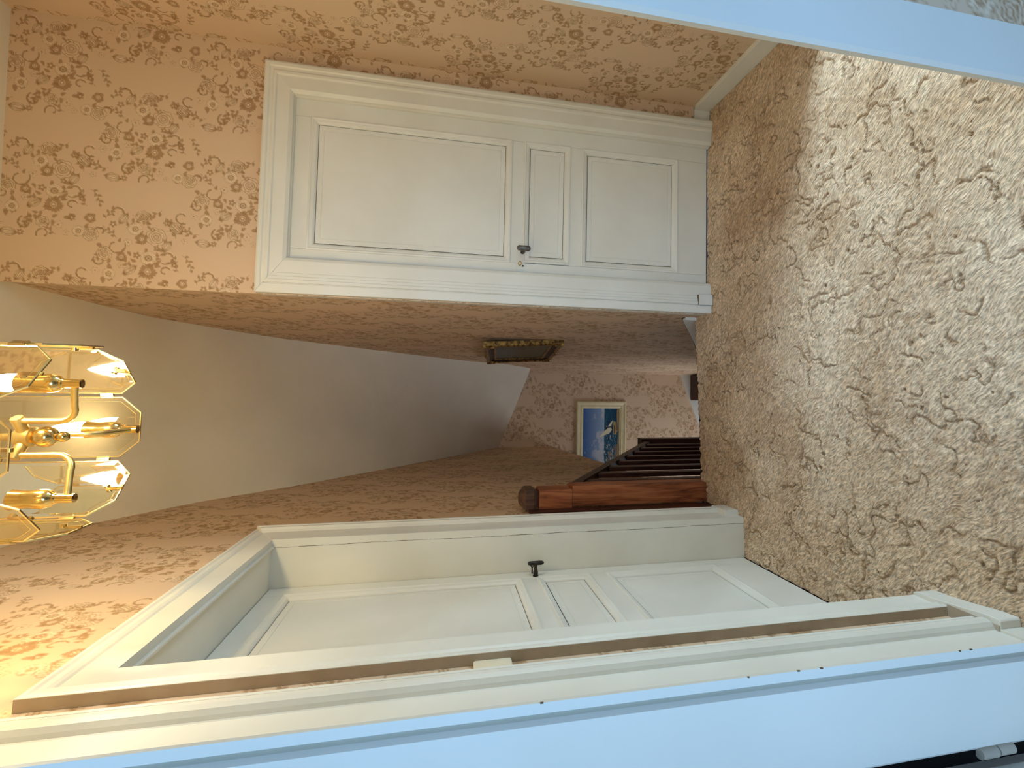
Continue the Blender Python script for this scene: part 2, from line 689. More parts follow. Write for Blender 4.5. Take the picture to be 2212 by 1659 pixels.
# sprays and scrolls first, flower heads over them
spray(150, 150, -0.5, 95, 5, 0.4)
spray(120, 190, 2.4, 90, 5, -0.5)
spray(160, 205, 0.9, 70, 4, 0.5)
spray(60, 330, 1.3, 75, 4, 0.6)
spray(300, 60, 0.4, 80, 5, -0.4)
spray(330, 250, -1.0, 85, 5, 0.5)
spray(255, 330, 2.7, 70, 4, 0.4)
spray(420, 120, 2.0, 70, 4, 0.5)
scroll(215, 90, 34, 2.6, 4.4, 1)
scroll(250, 285, 38, -1.2, 4.6, -1)
scroll(60, 255, 30, 0.4, 4.2, 1)
scroll(395, 40, 30, 3.6, 4.4, -1)
scroll(185, 340, 26, 1.0, 4.0, 1)
for (lx, ly, L, a) in ((96, 120, 26, -1.9), (178, 128, 24, -0.7), (196, 168, 26, 0.3), (186, 206, 22, 1.0), (98, 204, 24, 2.4), (80, 160, 22, 3.1),
                       (300, 196, 22, -0.4), (248, 170, 22, 2.9), (352, 160, 20, 0.6), (20, 60, 20, 1.2), (52, 40, 22, -0.4), (330, 330, 22, 1.9), (230, 240, 20, -2.6)):
    leaf(lx, ly, L, a)
spray(20, 145, 0.6, 70, 4, 0.5, 15)
spray(390, 230, -2.2, 75, 4, 0.5, 15)
spray(225, 30, -2.6, 70, 4, 0.5, 15)
spray(330, 95, -1.3, 60, 4, -0.5, 14)
spray(110, 250, 2.9, 62, 4, 0.5, 15)
spray(285, 285, 0.9, 62, 4, -0.5, 15)
spray(360, 330, -0.6, 66, 4, 0.5, 15)
spray(150, 40, 0.3, 60, 4, 0.5, 14)
scroll(350, 20, 26, 0.6, 4.2, 1)
scroll(20, 190, 26, 2.0, 4.4, -1)
scroll(395, 290, 32, 4.2, 4.6, 1)
scroll(150, 95, 22, 5.2, 4.2, 1)
scroll(310, 345, 24, 2.2, 4.4, -1)
for q_ in range(16):
    leaf(40 + (q_ * 83) % 260 + 15 * math.sin(q_ * 2.1), 30 + (q_ * 137) % 330, 17 + (q_ * 5) % 9, q_ * 1.37, 0.36)
petals(62, 138, 17, 6, 0.3, 0.2)
petals(270, 240, 16, 6, 0.8, 0.2)
petals(180, 60, 12, 5, 0.3)
petals(365, 100, 12, 5, 0.9)
petals(20, 270, 13, 6, 0.2)
petals(330, 150, 11, 5, 0.2)
petals(140, 355, 15, 6, 0.5, 0.2)
petals(215, 205, 15, 5, 0.3)
petals(96, 92, 14, 6, 0.1)
petals(168, 262, 13, 5, 1.0, 0.2)
petals(345, 300, 14, 5, 0.6)
petals(30, 110, 12, 5, 0.0, 0.2)
petals(385, 165, 13, 6, 0.4)
petals(290, 25, 12, 5, 0.9, 0.2)
petals(250, 130, 12, 5, 0.2)
petals(110, 300, 12, 5, 0.8)
rose(300, 135, 40, 0.2)
rose(30, 20, 30, 1.1)
rose(70, 195, 24, 2.0)
daisy(205, 160, 30, 20, 0.2)
daisy(330, 215, 27, 18, 0.5)
daisy(128, 305, 24, 16, 0.1)
daisy(40, 65, 22, 16, 0.4)
tulip(345, 62, 30, 0.8)
tulip(150, 228, 26, 2.2)
tulip(262, 92, 24, -0.6)
tulip(20, 312, 27, 1.4)
tulip(372, 262, 24, 2.6)
rose(385, 190, 27, 0.6)
rose(215, 325, 30, 1.6)
carnation(205, 262, 22, 0.2)
carnation(146, 160, 37, 0.3)
carnation(288, 190, 26, 1.0)
carnation(100, 25, 24, 0.7)


def wallpaper_color(u, v):
    """u, v in metres -> linear rgb; half-drop repeat, soft sampling"""
    U = (np.asarray(u) * 1000.0) % TW
    V = (np.asarray(v) * 1000.0) % TH
    x0 = np.floor(U).astype(int) % TW
    y0 = np.floor(V).astype(int) % TH
    return tile[y0, x0]


_blur_cache = {}


def blurred(step_mm):
    k = int(step_mm)
    if k in _blur_cache:
        return _blur_cache[k]
    t = tile.copy()
    if k > 1:
        acc = np.zeros_like(t)
        for ax in (0, 1):
            acc[:] = 0
            for s in range(k):
                acc += np.roll(t, s - k // 2, axis=ax)
            t = acc / k
    _blur_cache[k] = t.copy()
    return _blur_cache[k]


def wp_sample(u, v, step):
    t = blurred(max(1, round(step * 1000 * 0.7)))
    return t[np.floor((np.asarray(v) * 1000.0) % TH).astype(int) % TH, np.floor((np.asarray(u) * 1000.0) % TW).astype(int) % TW]


def grid_surface(name, P, keep, cols, mat, parent=None, smooth=False, kind=None, solid=0.0):
    """P: (n, m, 3) points; keep: (n-1, m-1) bool; cols: (n, m, 3) or None"""
    n, m2 = P.shape[:2]
    idx = np.arange(n * m2).reshape(n, m2)
    q = np.stack([idx[:-1, :-1], idx[:-1, 1:], idx[1:, 1:], idx[1:, :-1]], -1).reshape(-1, 4)
    if keep is not None:
        q = q[keep.reshape(-1)]
    used = np.zeros(n * m2, bool)
    used[q.reshape(-1)] = True
    remap = np.cumsum(used) - 1
    V = P.reshape(-1, 3)[used]
    q = remap[q]
    loc = (V.min(0) + V.max(0)) / 2
    V = V - loc
    me = bpy.data.meshes.new(name)
    me.vertices.add(len(V))
    me.vertices.foreach_set('co', V.astype(np.float32).ravel())
    me.loops.add(q.size)
    me.loops.foreach_set('vertex_index', q.astype(np.int32).ravel())
    me.polygons.add(len(q))
    me.polygons.foreach_set('loop_start', (np.arange(len(q)) * 4).astype(np.int32))
    me.polygons.foreach_set('loop_total', np.full(len(q), 4, np.int32))
    if smooth:
        me.polygons.foreach_set('use_smooth', np.ones(len(q), bool))
    me.update(calc_edges=True)
    if cols is not None:
        c = cols.reshape(-1, 3)[used]
        c4 = np.concatenate([c, np.ones((len(c), 1))], 1)
        at = me.color_attributes.new('Col', 'FLOAT_COLOR', 'POINT')
        at.data.foreach_set('color', c4.astype(np.float32).ravel())
    me.materials.append(mat)
    o = bpy.data.objects.new(name, me)
    COL.objects.link(o)
    place(o, loc, parent)
    if kind:
        o['kind'] = kind
    return o


# ------------------------------------------------------------------ layout
F = 2.4944                    # door leaf plane of the wall at the end of the landing
FC = F - 0.047                # face of its casing
R_WALL = 1.500                # wall on the right
LA = -0.04931                 # the left wall is slightly out of square
L0 = -0.6187584 + 0.0493121 * 1.40
LN = math.sqrt(1 + LA * LA)
Y_END = 5.78                  # wall at the foot of the first flight
WX0, WY0, WX1 = 0.3485, 2.50, 0.0128   # wall on the right of the stairs
LAND_Y0, LAND_Y1 = 2.535, 2.618       # landing edge at left wall / at right
L_T = -0.024                  # plaster of left wall behind its casings


def TL(s, t, z):
    """left wall frame: s along (world Y), t out of the wall, z"""
    x = L0 + LA * s + t / LN
    return (x, s - LA * t / LN, z)


def TF(s, t, z):
    """facing wall frame: s = world X, t out towards the landing from leaf plane"""
    return (s, F - t, z)


WSL = (WX1 - WX0) / (Y_END - WY0)
WNL = math.sqrt(1 + WSL * WSL)


def TW_(s, t, z):
    """stair wall frame: s = world Y, t out of wall towards -X"""
    return (WX0 + WSL * (s - WY0) - t / WNL, s + WSL * t / WNL * 1.0, z)


CEIL_L = [(-0.2, 3.02), (2.277, 2.996), (2.55, 2.965), (2.713, 2.861), (3.054, 2.67), (3.492, 2.307), (4.266, 1.788), (5.0, 1.305), (5.80, 0.775)]
CEIL_R = [(-0.2, 3.24), (2.30, 3.235), (2.496, 3.218), (2.65, 3.19), (2.979, 3.105), (3.223, 3.022), (3.514, 2.81), (3.824, 2.555), (4.27, 2.0),
          (4.845, 1.238), (5.068, 0.765), (5.374, 0.482), (5.80, 0.425)]

# ---------------------------------------------------------------- walls
ST = 0.0033


def wall_grid(name, T, s0, s1, z0, z1, step, t=0.0, holes=(), above=None, below=None, uoff=0.0, mat=None):
    ns = max(2, int(round((s1 - s0) / step)) + 1)
    nz = max(2, int(round((z1 - z0) / step)) + 1)
    S = np.linspace(s0, s1, ns)
    Z = np.linspace(z0, z1, nz)
    SS, ZZ = np.meshgrid(S, Z)
    X, Y, Zw = T(SS, np.full_like(SS, t), ZZ)
    P = np.stack([X, Y, Zw + 0 * X], -1)
    sc = (SS[:-1, :-1] + SS[1:, 1:]) / 2
    zc = (ZZ[:-1, :-1] + ZZ[1:, 1:]) / 2
    keep = np.ones_like(sc, bool)
    for (a0, a1, b0, b1) in holes:
        keep &= ~((sc > a0) & (sc < a1) & (zc > b0) & (zc < b1))
    if above is not None:
        keep &= zc < np.interp(sc, [p[0] for p in above], [p[1] for p in above]) + 0.03
    if below is not None:
        keep &= zc > np.interp(sc, [p[0] for p in below], [p[1] for p in below])
    cols = wp_sample(SS + uoff, ZZ, step)
    o = grid_surface(name, P, keep, cols, mat or M_WALLPAPER)
    tag(o, kind='structure')
    return o


wall_back = wall_grid('wall_back', TF, 0.338, 1.515, 0.0, 3.30, ST, t=0.012, holes=((0.46, 1.33, -1, 2.19),))
wall_right = wall_grid('wall_right', lambda s, t, z: (R_WALL - t, s, z), 1.80, F, 0.0, 3.28, ST, uoff=0.2)
wall_grid('wall_right', lambda s, t, z: (R_WALL - t, s, z), 1.59, 1.80, 0.0, 3.28, 0.02, uoff=0.2)
wall_left = wall_grid('wall_left', TL, 0.90, 2.60, 0.0, 3.05, 0.0045, t=L_T, holes=((1.16, 2.24, -1, 2.10),), uoff=0.35)
left_bottom = [(2.5, -0.06), (4.28, -0.005), (5.62, 0.141), (5.9, 0.16)]
wall_left2 = wall_grid('wall_left', TL, 2.60, 5.84, -0.10, 3.0, 0.0075, t=L_T, above=CEIL_L, below=left_bottom, uoff=0.35)
wall_stair = wall_grid('wall_stairs_right', TW_, 2.556, 5.80, -2.0, 3.28, 0.0085, above=CEIL_R, uoff=0.1)
wall_grid('wall_stairs_right', TW_, 2.484, 2.556, 2.236, 3.28, 0.006, above=CEIL_R, uoff=0.1)
wall_end = wall_grid('wall_stairs_end', lambda s, t, z: (s, np.full_like(s, Y_END) - t, z), -1.75, 0.06, -2.6, 1.0, 0.0085)

# underside and thickness of the left stair wall, lower well
mb = MB(TL)
bb = left_bottom
for i in range(len(bb) - 1):
    (a0, h0), (a1, h1) = bb[i], bb[i + 1]
    mb.add([(a0, L_T, h0), (a1, L_T, h1), (a1, L_T - 0.22, h1), (a0, L_T - 0.22, h0)], [(0, 1, 2, 3)])
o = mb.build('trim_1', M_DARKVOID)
tag(o, kind='structure')
mb = MB()
mb.add([(-1.75, 2.3, -2.6), (-1.75, 5.8, -2.6), (-1.75, 5.8, 0.3), (-1.75, 2.3, 0.3)], [(0, 1, 2, 3)])
mb.add([(-1.75, 5.8, 0.3), TL(5.8, L_T - 0.18, 0.3), TL(2.3, L_T - 0.18, 0.3), (-1.75, 2.3, 0.3)], [(0, 1, 2, 3)])
mb.add([TW_(2.5, 0, -2.6), TW_(5.8, 0, -2.6), TW_(5.8, 0, -1.95), TW_(2.5, 0, -1.95)], [(0, 1, 2, 3)])
mb.add([(-1.75, 2.3, -2.6), (0.34, 2.3, -2.6), (0.34, 2.3, -0.05), (-1.75, 2.3, -0.05)], [(0, 1, 2, 3)])
mb.add([(-0.86, 2.3, -0.05), (-0.86, 2.3, 0.3), (-1.75, 2.3, 0.3), (-1.75, 2.3, -0.05)], [(0, 1, 2, 3)])
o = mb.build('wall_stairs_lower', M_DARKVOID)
tag(o, kind='structure')
mb = MB().box(-1.8, 0.5, 2.25, 5.85, -2.66, -2.6)
tag(mb.build('floor_lower', M_WOOD_DARK), kind='structure')

# ---------------------------------------------------------------- ceiling: flat over the landing, a twisted soffit above the stairs
mb = MB()
cl = sorted(set([p[0] for p in CEIL_L] + [p[0] for p in CEIL_R] + [2.1, 2.4, 2.8, 3.35, 3.65, 4.05, 4.5, 4.7, 5.2, 5.55]))
NU = 10
rows = []
for y in cl:
    zl = np.interp(y, [p[0] for p in CEIL_L], [p[1] for p in CEIL_L])
    zr = np.interp(y, [p[0] for p in CEIL_R], [p[1] for p in CEIL_R])
    xl = L0 + LA * y + L_T - 0.03
    xr = WX0 + WSL * (max(y, WY0) - WY0) + 0.02
    rows.append([(xl + (xr - xl) * k / NU, y, zl + (zr - zl) * (k / NU)) for k in range(NU + 1)])
pts = [p for r in rows for p in r]
fs = []
for i in range(len(rows) - 1):
    for k in range(NU):
        a = i * (NU + 1) + k
        fs.append((a, a + 1, a + NU + 2, a + NU + 1))
mb.add(pts, fs)
o = mb.build('ceiling', M_CEIL, smooth=True, angle=60)
tag(o, kind='structure')
mb = MB()
mb.add([(0.335, -0.2, 3.225), (3.0, -0.2, 3.26), (3.0, 2.52, 3.26), (0.335, 2.52, 3.222)], [(0, 1, 2, 3)])
o = mb.build('ceiling', M_CEIL)
tag(o, kind='structure')

# ---------------------------------------------------------------- floor slab and the carpet on it
mb = MB()
mb.prism([(-1.7, -1.75), (3.0, -1.75), (3.0, 2.70), (0.36, 2.62), (-0.9, 2.50), (-1.7, 2.50)], -0.12, -0.012)
tag(mb.build('floor', M_WOOD_DARK), kind='structure')


def smooth_noise(X, Y, freq, seed, octaves=1):
    r = np.random.default_rng(seed)
    out = np.zeros_like(X)
    amp = 1.0
    for o_ in range(octaves):
        n = 64
        g = r.standard_normal((n, n))
        fx = X * freq + r.random() * 50
        fy = Y * freq + r.random() * 50
        i0 = np.floor(fx).astype(int)
        j0 = np.floor(fy).astype(int)
        tx = fx - i0
        ty = fy - j0
        tx = tx * tx * tx * (tx * (6 * tx - 15) + 10)
        ty = ty * ty * ty * (ty * (6 * ty - 15) + 10)
        a = g[i0 % n, j0 % n]
        b = g[(i0 + 1) % n, j0 % n]
        c = g[i0 % n, (j0 + 1) % n]
        d = g[(i0 + 1) % n, (j0 + 1) % n]
        out += amp * ((a * (1 - tx) + b * tx) * (1 - ty) + (c * (1 - tx) + d * tx) * ty)
        freq *= 2.0
        amp *= 0.5
    return out


cs = 0.0034
xs = np.arange(-0.92, 1.75, cs)
ys = np.arange(0.62, 2.64, cs)
XX, YY = np.meshgrid(xs, ys)
wx = XX + 0.030 * smooth_noise(XX, YY, 10.0, 11) + 0.010 * smooth_noise(XX, YY, 30.0, 12) + 0.0035 * smooth_noise(XX, YY, 85.0, 15)
wy = YY + 0.030 * smooth_noise(XX, YY, 10.0, 13) + 0.010 * smooth_noise(XX, YY, 30.0, 14) + 0.0035 * smooth_noise(XX, YY, 85.0, 16)
n1 = smooth_noise(wx, wy, 10.0, 21)
n2 = smooth_noise(wx * 1.05 + 3.1, wy * 0.95 + 1.7, 12.0, 22)
n3 = smooth_noise(wx * 0.9 + 7.7, wy * 1.1 + 4.2, 11.0, 23)


def contour(n, w):
    gxx, gyy = np.gradient(n, cs)
    d = np.abs(n) / (np.hypot(gxx, gyy) + 1.5)
    return np.clip(1 - d / w, 0, 1)


brk1 = np.clip(smooth_noise(XX, YY, 12.0, 31) * 2.0 + 0.10, 0, 1)
brk2 = np.clip(smooth_noise(XX, YY, 12.0, 32) * 2.0 + 0.00, 0, 1)
brk3 = np.clip(smooth_noise(XX, YY, 12.0, 33) * 2.0 - 0.10, 0, 1)
wvar = 0.95 + 0.45 * smooth_noise(XX, YY, 55.0, 34)
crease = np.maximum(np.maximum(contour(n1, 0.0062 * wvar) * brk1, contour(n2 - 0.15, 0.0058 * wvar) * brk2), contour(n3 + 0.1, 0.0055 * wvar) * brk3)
# tufts lean in slowly changing directions
ang = -0.75 + 0.55 * smooth_noise(XX, YY, 2.2, 44)
du = 0.010 * smooth_noise(XX, YY, 14.0, 45)
ca, sa2 = np.cos(-0.75), np.sin(-0.75)
tu = XX * ca + YY * sa2 + du
tv = -XX * sa2 + YY * ca + 0.016 * smooth_noise(XX, YY, 9.0, 46)
pile = smooth_noise(tu * 0.36, tv, 125.0, 41)
pile2 = smooth_noise(tu * 0.55, tv, 74.0, 42)
ZZc = -0.0065 * crease + 0.0007 * pile + 0.0008 * pile2 + 0.0012 * smooth_noise(XX, YY, 7.0, 43)
crease_shade = hexc(146, 112, 76)  # occlusion shade of the creases, painted into the pile colour
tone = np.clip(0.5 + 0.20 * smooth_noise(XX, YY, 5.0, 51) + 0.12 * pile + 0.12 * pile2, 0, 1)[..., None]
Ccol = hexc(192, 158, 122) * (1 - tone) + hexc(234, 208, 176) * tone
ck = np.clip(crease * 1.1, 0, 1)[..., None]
Ccol = Ccol * (1 - 0.75 * ck) + crease_shade * 0.75 * ck
xc = (XX[:-1, :-1] + XX[1:, 1:]) / 2
yc = (YY[:-1, :-1] + YY[1:, 1:]) / 2
edge = 2.535 + (2.628 - 2.535) * (xc + 0.70) / 1.03 + 0.003 * np.sin(xc * 90) + 0.002 * np.sin(xc * 231)
keep = (yc < np.where(xc < 0.36, edge, F - 0.002)) & (xc > L0 + LA * yc - 0.19) & ((xc < R_WALL - 0.004) | (yc < 1.57))
keep &= ~((xc > -0.70) & (xc < -0.572) & (yc > 2.494))
keep &= ~((yc > 2.385) & (xc < L0 + LA * yc - 0.004))
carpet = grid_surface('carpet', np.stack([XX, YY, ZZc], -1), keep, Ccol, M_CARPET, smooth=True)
tag(carpet, 'beige fitted carpet with a carved squiggle pile covering the landing floor', 'carpet')
# cut edge of the carpet along the top of the stairs
mb = MB()
pts, fs = [], []
N = 90
for i in range(N + 1):
    x = -0.70 + 1.05 * i / N
    y = 2.535 + (2.628 - 2.535) * (x + 0.70) / 1.03 + 0.003 * math.sin(x * 90) + 0.002 * math.sin(x * 231)
    pts += [(x, y - 0.002, 0.001 + 0.0015 * math.sin(i * 2.3)), (x, y + 0.004, -0.006), (x, y + 0.002, -0.014)]
for i in range(N):
    for k in range(2):
        a = i * 3 + k
        fs.append((a, a + 1, a + 4, a + 3))
mb.add(pts, fs)
mb.build('cut_edge', M_CARPET_EDGE, parent=carpet)

# ---------------------------------------------------------------- doors
def sweep_U(mb, s0, s1, z1, prof, wl, wh, wr, sides='LHR', z0=0.0, mi=0):
    """prof: (a, t), a 0 at the outer edge .. 1 at the opening. One mitred strip per side."""
    def L(a, t):
        return [(s0 + wl * a, t, z0), (s0 + wl * a, t, z1 - wh * a)]

    def Rr(a, t):
        return [(s1 - wr * a, t, z0), (s1 - wr * a, t, z1 - wh * a)]

    def H(a, t):
        return [(s0 + wl * a, t, z1 - wh * a), (s1 - wr * a, t, z1 - wh * a)]
    fn = {'L': L, 'R': Rr, 'H': H}
    for sd in sides:
        pts, fs = [], []
        for a, t in prof:
            pts += fn[sd](a, t)
        for i in range(len(prof) - 1):
            fs.append((2 * i, 2 * i + 1, 2 * i + 3, 2 * i + 2))
        fs.append(tuple(2 * i for i in range(len(prof)))[::-1])
        fs.append(tuple(2 * i + 1 for i in range(len(prof))))
        mb.add(pts, fs, mi)


def panel_set(T, parent, s0, s1, z0, z1, t0=0.0, groove=(1, 1, 1, 1)):
    """a framed panel whose field is bounded by s0..s1, z0..z1, with a moulding round it"""
    def ring(i, t):
        return [(s0 - i, t0 + t, z0 - i), (s1 + i, t0 + t, z0 - i), (s1 + i, t0 + t, z1 + i), (s0 - i, t0 + t, z1 + i)]
    mb = MB(T)
    prof = [(0.034, -0.001), (0.031, 0.0045), (0.025, 0.006), (0.020, 0.0025), (0.014, 0.0015), (0.008, -0.001), (0.003, -0.006), (0.0, -0.011)]
    rings = [ring(*p) for p in prof]
    mb.rings(rings, cap=False)
    mb.build('panel_moulding', M_PAINT, parent)
    mb = MB(T)
    prof = [(0.001, -0.016), (-0.0016, -0.016), (-0.0022, -0.0105), (-0.024, -0.0105), (-0.0250, -0.0122), (-0.0266, -0.0122), (-0.0276, -0.0105)]
    mb.rings([ring(*p) for p in prof], cap=True, mis=[1, 1, 0, 0, 0, 0, 0])
    mb.build('panel', [M_PAINT, M_PAINT_GRIME], parent)


def door_leaf(T, root, s0, s1, zt, t0, panels, z0=0.006):
    """stiles, rails and panels in one plane; the joints show as fine lines"""
    leaf_root = MB(T).box(s0, s1, t0 - 0.036, t0 - 0.016, z0, zt).build('door_leaf', M_PAINT, root)
    ps0, ps1 = panels[0][0], panels[0][1]
    g = 0.0006
    MB(T).box(s0, ps0 - 0.034 + 0.004, t0 - 0.016, t0, z0, zt).build('stile', M_PAINT, leaf_root, bevel=0.0012)
    MB(T).box(ps1 + 0.034 - 0.004, s1, t0 - 0.016, t0, z0, zt).build('stile', M_PAINT, leaf_root, bevel=0.0012)
    zs = [zt] + [v for p in panels for v in (p[3], p[2])] + [z0]
    a0, a1 = ps0 - 0.030 + g, ps1 + 0.030 - g
    for k in range(0, len(zs), 2):
        hi = zs[k] - (0.030 if k else 0)
        lo = zs[k + 1] + (0.030 if k + 1 < len(zs) - 1 else 0)
        MB(T).box(a0, a1, t0 - 0.016, t0 - 0.0004, lo, hi).build('rail', M_PAINT, leaf_root, bevel=0.0012)
    for p in panels:
        panel_set(T, leaf_root, *p, t0=t0)
    return leaf_root


def oval_bar(T, s, t, z, half, rw, rt, n=12, m2=14):
    """pebble-like upright door knob bar"""
    mb = MB(T)
    rings = []
    for i in range(n + 1):
        f = -1 + 2 * i / n
        k = max(0.20, (1 - abs(f) ** 8)) ** 0.5
        rings.append([(s + rw * k * math.cos(2 * PI * j / m2), t + rt * k * math.sin(2 * PI * j / m2), z + half * f) for j in range(m2)])
    mb.rings(rings, cap=True)
    mb.add(rings[0], [tuple(range(m2))])
    return mb


# ---- door_1: closed panelled door in the end wall
d1 = empty('door_1', (0.89, F, 0.0), kind='structure')
leaf1_o = door_leaf(TF, d1, 0.500, 1.285, 2.132, 0.0,
                    [(0.590, 1.162, 1.128, 2.020), (0.597, 1.163, 0.820, 1.002), (0.594, 1.162, 0.210, 0.694)])
# casing, right side and head: bevelled inner edge, flat, back moulding
PROF = [(0.0, 0.012), (0.0, 0.052), (0.06, 0.056), (0.16, 0.056), (0.20, 0.051), (0.27, 0.0505), (0.33, 0.054), (0.40, 0.053), (0.44, 0.047), (0.47, 0.0462),
        (0.86, 0.0462), (0.89, 0.043), (0.97, 0.034), (0.975, 0.02), (1.0, 0.012), (1.0, 0.0005)]
for sides, nm in (('H', 'casing_head'), ('R', 'casing_upright')):
    mb = MB(TF)
    sweep_U(mb, 0.342, 1.411, 2.244, PROF, 0.171, 0.124, 0.138, sides, z0=0.0 if sides == 'R' else 0)
    mb.build(nm, M_PAINT, d1)
PROFL = [(0.0, -0.030), (0.0, 0.0462), (0.02, 0.049), (0.24, 0.049), (0.255, 0.044), (0.27, 0.044), (0.28, 0.052), (0.36, 0.052), (0.37, 0.0475), (0.45, 0.0475),
         (0.46, 0.0435), (0.54, 0.0435), (0.55, 0.0405), (0.88, 0.0405), (0.96, 0.034), (0.975, 0.02), (1.0, 0.012), (1.0, 0.0005)]
mb = MB(TF)
sweep_U(mb, 0.342, 1.411, 2.244, PROFL, 0.171, 0.124, 0.138, 'L')
mb.build('casing_upright', M_PAINT, d1)
MB().box(0.3425, 0.375, FC + 0.008, 2.566, 0.0, 2.2435).build('corner_board', M_PAINT, d1)
MB(TF).box(0.386, 0.441, 0.03, 0.062, 0.0, 0.078).build('plinth_block', M_PAINT, d1, bevel=0.002)
MB(TF).box(0.388, 0.440, 0.03, 0.054, 0.078, 0.0805).build('plinth_joint', M_PAINT_GRIME, d1)
# handle
hz = 1.036
hs = 0.622
knob = oval_bar(TF, hs, 0.062, hz, 0.034, 0.0145, 0.012).build('door_handle', M_IRON, leaf1_o, smooth=True, angle=70)
MB(TF).lathe([(0.011, 0.0), (0.0115, 0.02), (0.008, 0.03), (0.008, 0.058)], (hs - 0.006, 0.0, hz - 0.003), (0, 1, 0), 16).build('handle_stem', M_IRON_DARK, knob, smooth=True)
MB(TF).box(hs - 0.058, hs + 0.022, -0.001, 0.0022, hz - 0.037, hz + 0.026).build('lock_plate', M_PAINT, leaf1_o, bevel=0.0008)
esc = MB(TF).box(hs - 0.098, hs - 0.053, -0.001, 0.0030, hz - 0.018, hz + 0.030).build('keyhole_plate', M_PAINT, leaf1_o, bevel=0.0010)
mb = MB(TF)
mb.lathe([(0.0045, 0.0), (0.0045, 0.0036)], (hs - 0.077, 0.0, hz + 0.008 - 0.014), (0, 1, 0), 12)
mb.prism([(hs - 0.0795, hz - 0.026 + 0.012), (hs - 0.0745, hz - 0.026 + 0.012), (hs - 0.0755, hz - 0.008), (hs - 0.0785, hz - 0.008)], 0.0, 0.0036, 1)
mb.build('keyhole', M_BLACK, esc)
mb = MB(TF)
ringp = [(hs - 0.068 + 0.010 * math.cos(a), 0.020, hz + 0.012 + 0.010 * math.sin(a) * 0.8) for a in np.linspace(0, 2 * PI, 15)]
mb.tube(ringp, 0.0022, 8)
mb.tube([(hs - 0.076, -0.004, hz + 0.008), (hs - 0.074, 0.012, hz + 0.010)], 0.0026, 8)
mb.build('key', M_BRASS, leaf1_o, smooth=True)

# ---- baseboards
mb = MB(TF).box(1.412, R_WALL, 0.0, 0.024, 0.0, 0.092)
tag(mb.build('baseboard_back', M_PAINT, bevel=0.002), kind='structure')
mb = MB().box(R_WALL - 0.022, R_WALL + 0.004, 1.59, F - 0.012, 0.0, 0.092)
tag(mb.build('baseboard_right', M_PAINT, bevel=0.002), kind='structure')

# ---- door_2: recessed door in the left wall
d2 = empty('door_2', TL(1.69, 0, 0), kind='structure')
LP = [(0.0, L_T), (0.0, 0.0), (0.05, 0.002), (0.10, 0.002), (0.14, -0.002), (0.22, -0.003), (0.28, 0.0005), (0.34, -0.003), (0.38, -0.007), (1.0, -0.007), (1.0, -0.030)]
LPF = [(0.0, L_T), (0.0, 0.012), (0.04, 0.014), (0.10, 0.014), (0.12, 0.010), (0.18, 0.010), (0.21, 0.013), (0.27, 0.013), (0.30, 0.004), (0.34, -0.004), (0.62, -0.006), (1.0, -0.006), (1.0, -0.030)]
for sides, nm, pr in (('L', 'casing_upright', LP), ('H', 'casing_head', LP), ('R', 'casing_upright', LPF)):
    mb = MB(TL)
    sweep_U(mb, 1.113, 2.311, 2.143, pr, 0.100, 0.108, 0.161, sides)
    mb.build(nm, M_PAINT, d2)
MB(TL).box(1.1115, 1.1150, L_T - 0.002, -0.0005, 0.07, 2.1425).build('casing_edge', M_PAINT_SIDE, d2)  # unlit side, its shade put into a darker paint
MB(TL).box(2.150, 2.19, -0.235, -0.030, 0.0, 2.07).build('jamb_lining', M_PAINT, d2)
MB(TL).box(1.173, 1.213, -0.235, -0.030, 0.0, 2.07).build('jamb_lining', M_PAINT, d2)
MB(TL).box(1.19, 2.17, -0.235, -0.040, 2.037, 2.075).build('jamb_head', M_PAINT, d2)
MB(TL).box(1.213, 2.1495, -0.0385, -0.030, 2.026, 2.037).build('head_bead', M_PAINT, d2, bevel=0.002)
mb = MB(TL)
zz = np.linspace(0.0, 2.03, 46)
for i in range(45):
    w0 = 0.0013 + 0.0006 * math.sin(i * 1.7)
    tt0 = -0.036 + 0.0014 * math.sin(zz[i] * 9) + 0.0007 * math.sin(zz[i] * 31)
    tt1 = -0.036 + 0.0014 * math.sin(zz[i + 1] * 9) + 0.0007 * math.sin(zz[i + 1] * 31)
    mb.add([(2.1496, tt0, zz[i]), (2.1496, tt0 + w0, zz[i]), (2.1496, tt1 + w0, zz[i + 1]), (2.1496, tt1, zz[i + 1])], [(0, 1, 2, 3)])
mb.build('paint_crack', M_PAINT_GRIME, d2)
leaf2_o = door_leaf(TL, d2, 1.214, 2.148, 2.034, -0.190,
                    [(1.33, 2.042, 1.100, 1.935), (1.33, 2.044, 0.812, 0.976), (1.33, 2.038, 0.232, 0.680)])
h2 = (2.095, -0.190 + 0.052, 1.008)
knob2 = oval_bar(TL, h2[0], h2[1], h2[2], 0.034, 0.010, 0.0085).build('door_handle', M_IRON_DARK, leaf2_o, smooth=True, angle=70)
MB(TL).lathe([(0.012, 0.0), (0.012, 0.003), (0.0095, 0.004), (0.0105, 0.014), (0.009, 0.022), (0.0075, 0.028), (0.0075, 0.052)], (h2[0], -0.190, h2[2]), (0, 1, 0), 14).build('handle_stem', M_IRON_DARK, knob2, smooth=True)
mb = MB(TL)
mb.tube([(2.128, -0.19, 1.017), (2.128, -0.163, 1.017)], 0.0032, 8)
mb.tube([(2.128 + 0.002 * math.sin(a), -0.154 + 0.010 * math.cos(a), 1.017 + 0.006 * math.sin(a)) for a in np.linspace(0, 2 * PI, 13)], 0.0022, 8)
mb.build('key', M_IRON_DARK, leaf2_o, smooth=True)
MB(TL).box(2.19, 2.315, L_T, 0.018, 0.0, 0.072).build('plinth_block', M_PAINT, d2, bevel=0.003)

